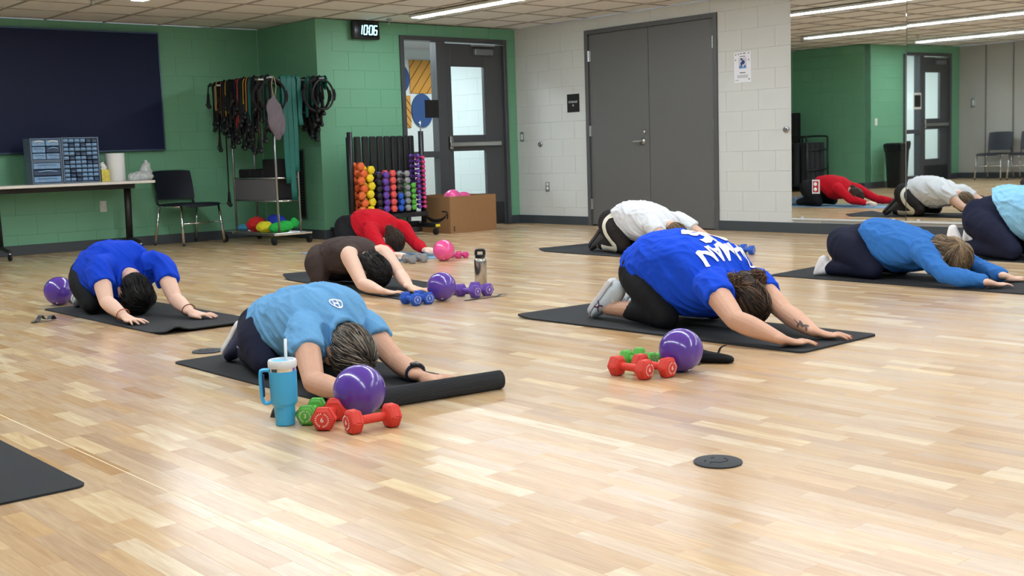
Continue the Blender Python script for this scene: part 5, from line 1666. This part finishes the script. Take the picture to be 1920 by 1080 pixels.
# grey mesh bag
t = thing('mesh_bag', 'limp grey drawstring bag hung on the near end of the front rail', 'bag', (6.06, 10.57, 1.70))
mb = MB(); mb.loft([(-.01, -.01, -.18), (-.02, -.012, -.27), (0, -.012, -.40), (.02, -.012, -.50), (.02, -.01, -.60)], [(.012, .012), (.075, .025), (.095, .03), (.085, .028), (.03, .015)], 16, (0, 1, 0), 4)
me = remesh(mb, .007, 3, 'sack'); wrinkle(me, .016, (.1, .05, 1), 22, 4, 8, 1.8); link('sack', me, cloth('grey mauve mesh', (112, 104, 111)), t, smooth=True)
MB().tube([(-.01, -.01, -.18), (-.03, -.01, -.08), (0, .0, .02), (.02, -.01, -.08), (.0, -.012, -.18)], .004, 6, 4).build('drawstring', mat('tan cord', (150, 140, 110), .8), t, True)

# ------------------------------------------------------------------ dumbbells
DBM = {}
def db_meshes(key, L, hl, R, hr, col):
    if key in DBM: return DBM[key]
    m = mat('neoprene ' + key, col, .55, var=.05, scale=60, bump=.15, bscale=400)
    def hexring(x, r): return [(x, r * math.cos(PI / 3 * k), r * math.sin(PI / 3 * k)) for k in range(6)]
    V, F = [], []
    secs = [(0, R * .62), (.0035, R * .80), (hl * .2, R * .97), (hl * .3, R), (hl * .7, R), (hl * .8, R * .97), (hl - .0035, R * .80), (hl, R * .62)]
    for x, r in secs: V += hexring(x - hl / 2, r)
    for i in range(len(secs) - 1):
        for k in range(6): F.append((i * 6 + k, i * 6 + (k + 1) % 6, i * 6 + 6 + (k + 1) % 6, i * 6 + 6 + k))
    F += [tuple(range(6))[::-1], tuple((len(secs) - 1) * 6 + k for k in range(6))]
    bm = bmesh.new(); hm = MB().add(V, F).mesh('head'); bm.from_mesh(hm); bmesh.ops.recalc_face_normals(bm, faces=bm.faces)
    bmesh.ops.bevel(bm, geom=[e for e in bm.edges if e.calc_length() > hl * .3], offset=R * .10, segments=2, affect='EDGES')
    bm.to_mesh(hm); bm.free(); hm.materials.append(m); hm.polygons.foreach_set('use_smooth', [True] * len(hm.polygons)); hm.set_sharp_from_angle(angle=math.radians(35))
    hd = MB().loft([(-L / 2 + hl * .6, 0, 0), (0, 0, 0), (L / 2 - hl * .6, 0, 0)], [hr, hr * 1.08, hr], 12, (0, 0, 1), 2, False).mesh('handle'); hd.materials.append(m); hd.polygons.foreach_set('use_smooth', [True] * len(hd.polygons))
    DBM[key] = (hm, hd, L, hl, R)
    return DBM[key]
M_dbw = mat('dumbbell white print', (238, 232, 228), .6, var=.02)
MARK = {}
def mark_mesh(R, num):
    k = (round(R, 4), num)
    if k not in MARK:
        mb = MB()
        for i in range(22):
            a = 2 * PI * i / 22
            if i in (5, 16): continue
            mb.box((0, math.cos(a) * R * .5, math.sin(a) * R * .5), (.0008, R * .05, R * .12), Matrix.Rotation(a - PI / 2, 3, 'X') if True else None)
        me = text_mesh(num, R * .55, .0004)
        Mt = Matrix(((0, 0, 1, 0), (1, 0, 0, 0), (0, 1, 0, 0), (0, 0, 0, 1)))
        mb.add([tuple((Mt @ v.co)) for v in me.vertices], [tuple(p.vertices) for p in me.polygons])
        m2 = mb.mesh('number_print'); m2.materials.append(M_dbw)
        MARK[k] = m2
    return MARK[k]
def dumbbell(key, col, loc, rz, label, L=.19, hl=.052, R=.043, hr=.0145, num=None, group='dumbbells on the floor', z=None):
    hm, hd, L, hl, R = db_meshes(key, L, hl, R, hr, col)
    ap = R * math.cos(PI / 6)
    t = thing('dumbbell', label, 'dumbbell', (loc[0], loc[1], ap + .0015 if z is None else z), rz, group)
    link('handle', hd, None, t)
    for s in (-1, 1):
        h = link('head', hm, None, t, (s * (L / 2 - hl / 2), 0, 0))
        if num:
            link('number_print', mark_mesh(R, num), None, h, (s * (hl / 2 + .0006), 0, 0), (0, 0, 0 if s > 0 else PI))
    return t
cRed, cGrn, cPur, cBlu, cGry, cPnk, cOr, cYel, cBk, cCor = (216, 58, 44), (88, 176, 62), (98, 62, 160), (26, 84, 188), (140, 142, 146), (214, 62, 132), (226, 104, 50), (232, 206, 32), (26, 27, 30), (224, 84, 80)
D_ = math.radians
dumbbell('red', cRed, (2.075, 3.103), D_(-7), 'red hex dumbbell lying sideways in front of the purple ball', num='6', group='floor dumbbells')
dumbbell('red', cRed, (2.017, 3.268), D_(42), 'red hex dumbbell pointing end-on beside the green one', num='6', group='floor dumbbells')
dumbbell('green small', cGrn, (2.012, 3.372), D_(42), 'green hex dumbbell next to the blue tumbler', .165, .046, .037, .013, num='3', group='floor dumbbells')
dumbbell('red', cRed, (3.252, 3.06), D_(-87), 'red hex dumbbell at the left of the pair before the black capri leggings', num='6', group='floor dumbbells')
dumbbell('red', cRed, (3.340, 3.02), D_(-89), 'red hex dumbbell touching the purple ball, right of its pair', num='6', group='floor dumbbells')
dumbbell('green small', cGrn, (3.515, 3.18), D_(-62), 'green hex dumbbell half hidden behind the purple ball', num='3', group='floor dumbbells')
dumbbell('green small', cGrn, (3.42, 3.175), D_(-82), 'green hex dumbbell peeking out behind the red pair', num='3', group='floor dumbbells')
dumbbell('blue', cBlu, (4.035, 5.57), D_(-97), 'blue hex dumbbell left of its pair by the brown tank top\'s hands', num='5', group='floor dumbbells', L=.17, hl=.048, R=.041)
dumbbell('blue', cBlu, (4.125, 5.565), D_(-100), 'blue hex dumbbell right of its pair against the purple ball', num='5', group='floor dumbbells')
dumbbell('purple', cPur, (4.475, 5.575), D_(-86), 'purple hex dumbbell left of its pair before the steel bottle', num='8', group='floor dumbbells', L=.185, hl=.054, R=.044)
dumbbell('purple', cPur, (4.59, 5.585), D_(-95), 'purple hex dumbbell right of its pair before the steel bottle', num='8', group='floor dumbbells')
dumbbell('purple', cPur, (2.775, 7.56), D_(-80), 'purple hex dumbbell behind the far left purple ball', num='8', group='floor dumbbells')
dumbbell('blue', cBlu, (2.86, 7.66), D_(-80), 'blue hex dumbbell behind the purple one at far left', num='5', group='floor dumbbells')
dumbbell('grey', cGry, (5.615, 7.75), D_(-103), 'grey hex dumbbell left of its pair at the red sleeves', group='floor dumbbells', L=.185, hl=.05, R=.04)
dumbbell('grey', cGry, (5.735, 7.755), D_(-103), 'grey hex dumbbell right of its pair at the red sleeves', group='floor dumbbells')
dumbbell('pink', cPnk, (6.10, 7.76), D_(-95), 'pink hex dumbbell left of its pair behind the pink ball', group='floor dumbbells', L=.15, hl=.04, R=.03)
dumbbell('pink', cPnk, (6.175, 7.75), D_(-97), 'pink hex dumbbell right of its pair behind the pink ball', group='floor dumbbells')
dumbbell('blue', cBlu, (7.66, 5.98), D_(-85), 'blue hex dumbbell at the white shirt\'s far hand', num='5', group='floor dumbbells')
dumbbell('blue', cBlu, (7.56, 5.83), D_(-80), 'blue hex dumbbell beside the white shirt\'s mat corner', num='5', group='floor dumbbells')

# ------------------------------------------------------------------ dumbbell rack
t = thing('dumbbell_rack', 'black wheeled dumbbell rack with tall padded uprights', 'dumbbell rack', (7.38, 10.55, 0))
inv2 = Matrix.Translation(-Vector(t.location))
def rr_(o): o.matrix_parent_inverse = inv2; return o
M_rk = mat('black powder coat', (28, 29, 33), .42, var=.06)
for X_ in (6.862, 7.80):
    rr_(MB().loft([(X_, 10.45, .12), (X_, 10.45, 1.145)], [(.03, .03), (.03, .03)], 14, (0, 1, 0), 1, False).build('end_post', M_rk, t, True))
    rr_(bx('foot', (X_, 10.53, .105), (.07, .66, .05), M_rk, t, .006))
    for Y_ in (10.24, 10.82):
        cs = rr_(MB().cyl((X_ - .016, Y_, .036), (X_ + .016, Y_, .036), .035, seg=20).build('caster', M_blackm, t, True))
        rr_(bx('caster_fork', (X_, Y_, .07), (.05, .04, .02), M_steel, cs, .002))
rr_(bx('base_tray', (7.33, 10.46, .235), (.90, .26, .05), M_rk, t, .006))
rr_(bx('lower_beam', (7.33, 10.55, .125), (.90, .08, .05), M_rk, t, .006))
rr_(bx('warning_label', (7.80, 10.198, .105), (.06, .003, .03), mat('yellow warning label', (226, 206, 40), .5), t))
COLS = [('orange', cOr, 6.925, 7, .0475, .078), ('yellow', cYel, 7.026, 6, .0485, .085), ('black', cBk, 7.135, 6, .038, .072), ('purple', cPur, 7.225, 6, .041, .073), ('coral', cCor, 7.318, 6, .041, .076), ('blue', cBlu, 7.42, 3, .038, .066), ('grey', cGry, 7.508, 6, .0385, .074), ('green', cGrn, 7.588, 5, .033, .060), ('purple', cPur, 7.668, 11, .0255, .056), ('pink', cPnk, 7.742, 12, .0215, .049)]
edges_ = [6.885] + [(COLS[i][2] + COLS[i + 1][2]) / 2 for i in range(len(COLS) - 1)] + [7.78]
for i in range(len(edges_) - 1):
    rr_(bx('upright', ((edges_[i] + edges_[i + 1]) / 2, 10.56, .67), (min(.075, (edges_[i + 1] - edges_[i]) * .82), .05, .86), M_rk, t, .012))
ordn = ['lowest', 'second from the bottom', 'third from the bottom', 'fourth from the bottom', 'fifth from the bottom', 'sixth from the bottom', 'seventh from the bottom', 'eighth from the bottom', 'ninth from the bottom', 'tenth from the bottom', 'eleventh from the bottom', 'topmost of twelve']
for ci, (cn, col, X_, n, R, pitch) in enumerate(COLS):
    for k in range(n):
        sc = R / .043
        key = 'rack %s %d' % (cn, ci)
        zz = .315 + k * pitch
        dxx = (.5 if k % 2 else -.5) * (math.sqrt(max(0, (1.8 * R) ** 2 - pitch ** 2)) + .006)
        small = ci == 8
        dumbbell(key, col, (X_ + dxx, 10.40 + (.012 if k % 2 else 0)), D_(90), '%s%s dumbbell in the rack column, %s' % ('small ' if ci >= 8 else '', cn, ordn[k]), L=.12 + .07 * sc, hl=.05 * sc, R=R, hr=.0135 * (.7 + .3 * sc), num=None, group='dumbbells in the rack', z=zz)
rr_(MB().tube([(7.80, 10.45, 1.145), (7.80, 10.45, 1.26)], .006, 8).tube([(7.775, 10.45, 1.235), (7.825, 10.45, 1.235)], .005, 8).build('hook', M_chrome, t, True))

# ------------------------------------------------------------------ cardboard box with balls
M_card = mat('corrugated cardboard', (150, 112, 74), .85, var=.08, scale=30, bump=.1, bscale=200)
M_cardi = mat('cardboard inside', (128, 96, 62), .9, var=.08)
t = thing('cardboard_box', 'open cardboard carton with black curved arrow print, holding balls', 'box', (8.32, 10.47, 0))
BW, BD, BHt = .67, .52, .41
bx('wall_panel', (0, -BD / 2, BHt / 2), (BW, .008, BHt), M_card, t); bx('wall_panel', (0, BD / 2, BHt / 2), (BW, .008, BHt), M_card, t)
lw = bx('wall_panel', (-BW / 2, 0, BHt / 2), (.008, BD - .008, BHt), M_card, t); bx('wall_panel', (BW / 2, 0, BHt / 2), (.008, BD - .008, BHt), M_card, t)
bx('bottom_panel', (0, 0, .004), (BW, BD, .008), M_cardi, t)
bx('flap', (0, -BD / 2 + .05, BHt - .07), (BW - .04, .006, .13), M_cardi, t); bx('flap', (0, BD / 2 - .03, BHt + .0), (BW - .04, .006, .03), M_cardi, t)
M_ink = mat('black box print', (26, 24, 24), .8)
mb = MB()
pts = [(-BW / 2 - .0045, BD * f - BD / 2, z_) for f, z_ in ((.92, .20), (.75, .16), (.55, .135), (.35, .145), (.2, .175), (.10, .21))]
mb.loft(pts, [(.0012, .010), (.0012, .018), (.0012, .021), (.0012, .018), (.0012, .012), (.0012, .006)], 8, (0, 0, 1), 4)
mb.tube([(-BW / 2 - .0045, BD * .26 - BD / 2, .245), (-BW / 2 - .0045, BD * .1 - BD / 2, .24), (-BW / 2 - .0045, BD * .07 - BD / 2, .19), (-BW / 2 - .0045, BD * .1 - BD / 2, .165)], .008, 6, 3)
mb.build('arrow_print', M_ink, t)
for k in range(3): bx('print_mark', (-BW / 2 + .05, -BD / 2 - .0046, .03 + .02 * k), (.016, .0008, .014), M_ink, t)
def ball_mat(nm, rgb): return mat('vinyl ball ' + nm, rgb, .2, var=.04, scale=6, spec=.6, bump=.05, bscale=60, coat=.25)
M_bp, M_bk = ball_mat('purple', (86, 54, 156)), ball_mat('pink', (236, 84, 152))
def ball(loc, r, m, lab, plug=(-.3, -.4, -.6)):
    t = thing('exercise_ball', lab, 'ball', (loc[0], loc[1], 0), 0, 'small exercise balls')
    MB().ell((0, 0, loc[2]), (r, r, r * .985), None, 48, 32).build('sphere', m, t, True)
    d = Vector(plug).normalized()
    MB().ell(tuple(Vector((0, 0, loc[2])) + d * r * .995), (.006, .006, .003), rot_to(d), 12, 6).build('plug', M_whitep, t, True)
    return t
ball((2.158, 3.299, .090), .0905, M_bp, 'glossy purple exercise ball between the tumbler and the rolled mat', (-.2, -.2, -.95))
ball((3.462, 2.985, .087), .087, M_bp, 'purple exercise ball beside two red dumbbells', (-.05, -.5, -.85))
ball((4.261, 5.559, .088), .0885, M_bp, 'purple exercise ball between blue and purple dumbbells')
ball((2.655, 7.49, .092), .0925, M_bp, 'purple exercise ball at far left behind the black trousers')
ball((5.897, 7.645, .089), .089, M_bk, 'pink exercise ball on the floor near the grey dumbbells')
ball((8.17, 10.39, .385), .10, M_bk, 'pink ball rising above the cardboard box rim')
ball((8.42, 10.50, .35), .098, M_bk, 'pink ball low at the back of the cardboard box')

# ------------------------------------------------------------------ exercise mats
def mat_mesh(w, l, th=.006, rc=.03, lift=None, nx=24, ny=60):
    """rounded sheet with optional lifted edge: lift(u, v) -> z"""
    V, F = [], []
    for k, z0 in ((0, 0), (1, th)):
        for j in range(ny + 1):
            for i in range(nx + 1):
                u, v = i / nx, j / ny
                x, y = (u - .5) * w, (v - .5) * l
                ax, ay = abs(x) - (w / 2 - rc), abs(y) - (l / 2 - rc)
                if ax > 0 and ay > 0:
                    d = math.hypot(ax, ay)
                    m_ = max(ax, ay)
                    if d > 0:
                        x = math.copysign(w / 2 - rc + ax / d * m_, x); y = math.copysign(l / 2 - rc + ay / d * m_, y)
                V.append((x, y, z0 + (lift(u, v) if lift else 0)))
    n1 = (nx + 1) * (ny + 1)
    for j in range(ny):
        for i in range(nx):
            a = j * (nx + 1) + i
            F += [(a, a + nx + 1, a + nx + 2, a + 1), (n1 + a, n1 + a + 1, n1 + a + nx + 2, n1 + a + nx + 1)]
    rim = [i for i in range(nx)] + [j * (nx + 1) + nx for j in range(ny)] + [ny * (nx + 1) + i for i in range(nx, 0, -1)] + [j * (nx + 1) for j in range(ny, 0, -1)]
    for k in range(len(rim)):
        a, b_ = rim[k], rim[(k + 1) % len(rim)]
        F.append((a, b_, n1 + b_, n1 + a))
    return MB().add(V, F)
M_mat = mat('charcoal foam mat', (48, 50, 53), .85, var=.08, scale=60, bump=.5, bscale=500, spec=.25)
M_matb = mat('pale blue thin mat', (120, 158, 186), .85, var=.06, scale=60, bump=.3, bscale=400)
def xmat(cx, cy, w, l, rz, lab, m=M_mat, th=.006, lift=None):
    o = mat_mesh(w, l, th, .035, lift).build('exercise_mat', m, None, False, (cx, cy, .0006), (0, 0, rz), auto=40)
    return tag(o, lab, 'exercise mat', 'exercise mats')
sm = lambda t: t * t * (3 - 2 * t) if 0 < t < 1 else (0 if t <= 0 else 1)
xmat(4.365, 3.755, .60, 1.80, D_(.8), 'charcoal mat under the royal blue shirt', th=.008, lift=lambda u, v: .012 * sm((v - .93) / .07) * (1 - .5 * u))
xmat(2.49, 4.095, .60, 1.49, D_(0), 'charcoal mat with rolled end under the sky blue shirt')
xmat(2.81, 6.505, .61, 1.68, D_(.7), 'charcoal mat with wavy front edge, far left by the table', th=.006, lift=lambda u, v: .022 * math.exp(-((u - .14) / .07) ** 2) * sm((.12 - v) / .12) + .012 * sm((.10 - v) / .1))
xmat(4.53, 6.64, .61, 1.86, D_(-6.5), 'charcoal mat with curled back edge under the brown tank top', lift=lambda u, v: .035 * sm((v - .93) / .07))
xmat(5.94, 8.70, .60, 1.66, D_(0), 'thin pale blue mat under the red top', M_matb, .005)
xmat(7.19, 6.72, .61, 1.76, D_(-2), 'charcoal mat under the white shirt near the storage doors', lift=lambda u, v: .02 * sm((v - .94) / .06))
xmat(6.69, 3.85, .61, 1.76, D_(-1), 'charcoal mat under the blue long-sleeved top', lift=lambda u, v: .014 * sm((v - .95) / .05) * u)
xmat(8.27, 3.5, .61, 1.75, D_(-3), 'charcoal mat at the right edge by the mirror')
xmat(.856, 4.02, .60, 1.74, D_(0), 'empty charcoal mat cut off at the lower left')
# rolled end of the nearest mat
t = thing('mat_roll', 'ribbed rolled-up end of the charcoal mat by the purple ball', 'mat roll', (2.507, 3.325, 0), D_(-7.5))
n = 144; V, F = [], []
R0 = .034
for i, x_ in enumerate((-.28, -.277, .277, .28)):
    for k in range(n):
        a = 2 * PI * k / n
        r_ = R0 + (.0011 if k % 4 < 2 else -.0011)
        if i in (0, 3): r_ -= .004
        V.append((x_, r_ * math.cos(a), R0 + .0012 + r_ * math.sin(a)))
for i in range(3):
    for k in range(n): F.append((i * n + k, i * n + (k + 1) % n, (i + 1) * n + (k + 1) % n, (i + 1) * n + k))
F += [tuple(range(n))[::-1], tuple(3 * n + k for k in range(n))]
MB().add(V, F).build('outer_turn', mat('charcoal mat ribbed back', (40, 43, 48), .75, var=.08), t)
for s in (-1, 1):
    pts = [(s * .2808, (.006 + .0044 * a) * math.cos(a), R0 + .0012 + (.006 + .0044 * a) * math.sin(a)) for a in np.linspace(0, 5.2, 28)]
    MB().tube(pts, .0012, 6).build('spiral_edge', M_blackm, t)

# ------------------------------------------------------------------ drink tumbler and bottle
M_tum = mat('sky blue powder coat', (66, 176, 232), .38, var=.03, scale=80, bump=.05, bscale=500)
t = thing('drink_tumbler', 'tall sky blue tumbler with handle, white lid and straw', 'tumbler', (1.920, 3.393, 0))
MB().lathe([(.028, .0), (.0325, .003), (.0352, .064), (.0358, .067), (.0435, .075), (.0448, .079), (.0462, .185)], (0, 0, 0), 40).build('body', M_tum, t, True, auto=50)
MB().lathe([(.0455, .184), (.0455, .196), (.043, .197)], (0, 0, 0), 40).build('rim_band', M_chrome, t, True, auto=40)
lid = MB().lathe([(.046, .196), (.048, .199), (.048, .217), (.045, .222), (.041, .222), (.040, .214), (.0, .213)], (0, 0, 0), 40).build('lid', mat('white lid', (226, 232, 236), .35), t, True, auto=50)
MB().lathe([(.030, .2135), (.030, .217), (.0, .217)], (-.006, .006, 0), 24).build('lid_disc', M_tum, lid, True, auto=40)
MB().tube([(.010, -.004, .15), (.013, -.006, .29)], .0052, 12).build('straw', mat('clear white straw', (222, 230, 236), .3), t, True)
hx, hy = -.78, .626
def HP(r_, z_): return (hx * r_, hy * r_, z_)
MB().loft([HP(.040, .186), HP(.066, .187), HP(.074, .176), HP(.074, .12), HP(.071, .085), HP(.058, .074), HP(.038, .082)], [(.0115, .0065)] * 7, 12, (hy, -hx, 0.0) if False else (0, 0, 1), 4).build('handle', M_tum, t, True)
MB().loft([HP(.0655, .17), HP(.0655, .1)], [(.008, .003), (.008, .003)], 10, (hx, hy, 0)).build('handle_grip', mat('navy grip', (34, 52, 92), .6), t, True)
t = thing('steel_bottle', 'brushed steel bottle with black loop cap behind purple dumbbells', 'bottle', (4.95, 6.02, 0))
M_ss = mat('stainless bottle', (178, 176, 172), .22, 1.0, var=.06, stretch=(1, 1, .05), scale=30)
MB().lathe([(.037, 0), (.041, .004), (.042, .16), (.041, .168), (.034, .178), (.029, .181), (.029, .19)], (0, 0, 0), 36).build('body', M_ss, t, True, auto=50)
MB().lathe([(.032, .184), (.034, .187), (.034, .203), (.028, .206)], (0, 0, 0), 30).build('cap', M_black, t, True, auto=40)
MB().loft([(-.020, .018, .203), (-.020, .018, .226), (-.015, .013, .234), (.015, -.013, .234), (.020, -.018, .226), (.020, -.018, .203)], [(.010, .005)] * 6, 10, (.66, .75, 0), 3).build('cap_loop', M_black, t, True)

# ------------------------------------------------------------------ small floor things
def disc(x, y, r, lab):
    t = thing('floor_disc', lab, 'floor disc', (x, y, 0), 0, 'rubber floor discs')
    MB().lathe([(r, .0006), (r, .004), (r - .003, .0055), (0.0, .0055)], (0, 0, 0), 48).build('pad', mat('black rubber disc', (46, 50, 56), .7, var=.06, scale=40), t, True, auto=40)
    mb = MB()
    mb.tube([(-r * .6, -r * .1, .0055), (-r * .4, r * .05, .0055), (-r * .2, -r * .25, .0055), (0, -r * .3, .0055), (r * .3, -r * .28, .0055), (r * .5, r * .1, .0055)], .0016, 5, 4)
    mb.tube([(-r * .5, r * .3, .0055), (-r * .3, r * .4, .0055)], .0016, 5); mb.tube([(r * .1, r * .45, .0055), (r * .25, r * .4, .0055)], .0016, 5)
    mb.build('moulded_mark', M_blackm, t)
disc(2.51, 2.035, .068, 'round black rubber disc alone on the bare floor')
disc(2.442, 5.005, .072, 'round black rubber disc behind the sky blue shirt\'s mat')
def strap(name, pts, lab, w=.024, cat='strap', up=(0, 0, 1), m=None):
    o = MB().loft(pts, [(w, .0016)] * len(pts), 8, up, 5, False).build(name, m or M_black, None, True)
    return tag(o, lab, cat)
strap('loop_strap', [(2.235, 6.76, .003), (2.265, 6.77, .010), (2.29, 6.78, .038), (2.31, 6.785, .014), (2.335, 6.79, .012), (2.355, 6.797, .028), (2.372, 6.803, .004)], 'twisted black strap on the floor at far left', .020)
strap('loop_strap', [(1.935, 3.50, .004), (1.95, 3.505, .03), (1.97, 3.51, .038), (1.985, 3.505, .006), (2.02, 3.50, .004), (2.05, 3.49, .018), (2.06, 3.48, .004)], 'folded black strap behind the blue tumbler', .016)
strap('loop_strap', [(4.345, 5.437, .003), (4.42, 5.44, .004), (4.47, 5.44, .012), (4.52, 5.435, .012), (4.58, 5.43, .004), (4.62, 5.425, .014), (4.655, 5.42, .012)], 'long flat black strap in front of the purple dumbbells', .016)
t = thing('black_pouch', 'soft black fabric pouch with raised tab behind the purple ball', 'pouch', (3.69, 3.03, 0), D_(-62))
mb = MB(); mb.loft([(-.09, 0, .022), (-.03, 0, .024), (.05, 0, .02), (.085, .0, .014)], [(.035, .02), (.042, .022), (.04, .018), (.03, .012)], 14, (0, 0, 1), 3)
me = remesh(mb, .005, 3, 'pouch_body'); wrinkle(me, .006, (1, .2, 0), 30, 8, 6)
for v in me.vertices: v.co.z = max(v.co.z, .001)
link('pouch_body', me, cloth('black nylon', (20, 21, 24), .1), t, smooth=True)
MB().loft([(.03, .03, .03), (.04, .035, .055), (.06, .035, .066)], [(.02, .003)] * 3, 8, (1, 0, 0), 3).build('tab', M_blackm, t, True)
strap('loop_strap', [(3.56, 3.02, .003), (3.61, 3.03, .004), (3.635, 3.03, .006)], 'short black strap end under the purple ball', .010)

# ------------------------------------------------------------------ things seen only in the mirror
t = thing('trash_can', 'tall black bin with a dark liner by the second entry, in the mirror', 'bin', (1.62, 10.42, 0))
mb = MB(); mb.loft([(0, 0, .005), (0, 0, .70)], [(.20, .17), (.245, .21)], 4, (1, 1, 0), 1, False); mb.build('can', M_black, t, bevel=.02)
mb = MB(); mb.loft([(0, 0, .60), (0, 0, .72), (0, 0, .735)], [(.25, .215), (.262, .225), (.24, .2)], 4, (1, 1, 0), 3, False)
me = remesh(mb, .012, 2, 'liner'); wrinkle(me, .012, (0, 0, 1), 20, 5, 4); link('liner', me, mat('black liner film', (20, 21, 26), .3), t, smooth=True)
for k, (cx, lab) in enumerate(((2.60, 'black tube cart filled with rolled mats, seen in the mirror'),)):
    t = thing('mat_cart', lab, 'cart', (cx, 11.55, 0), 0, 'mat carts in the recess')
    for sx in (-.3, .3):
        for sy in (-.25, .25):
            MB().tube([(sx, sy, .08), (sx, sy, .86)], .016, 8).build('post', M_black, t, True)
            MB().cyl((sx - .015, sy, .04), (sx + .015, sy, .04), .04, seg=16).build('caster', M_blackm, t, True)
        MB().tube([(sx, -.25, .86), (sx, -.2, .90), (sx, .2, .90), (sx, .25, .86)], .016, 8, 3).build('top_hoop', M_black, t, True)
    for z_ in (.1, .35, .68):
        for sy in (-.25, .25): MB().tube([(-.3, sy, z_), (.3, sy, z_)], .012, 8).build('cross_rail', M_black, t, True)
    bx('tray', (0, 0, .09), (.6, .5, .02), M_black, t)
    for i in range(4):
        for j in range(3):
            rl = MB().cyl((-.22 + .145 * i, -.16 + .16 * j, .103), (-.22 + .145 * i, -.16 + .16 * j, .80), .066, seg=18).build('rolled_mat', M_mat, None, True, (cx, 11.55, 0), auto=40)
            tag(rl, 'rolled charcoal mat standing in the mat cart, %s row, %s' % (('front', 'middle', 'rear')[j], ('first', 'second', 'third', 'fourth')[i]), 'rolled mat', 'rolled mats in the carts')
t = thing('wire_screen', 'dark wire grid screen leaning in the recess corner, in the mirror', 'screen', (2.5, 11.98, 0))
bx('frame_bar', (0, 0, .66), (.8, .02, 1.3), mat('dark screen cloth', (24, 32, 30), .8), t)
for k in range(6): bx('grid_bar', (-.35 + .14 * k, -.014, .66), (.012, .008, 1.3), M_blackm, t)
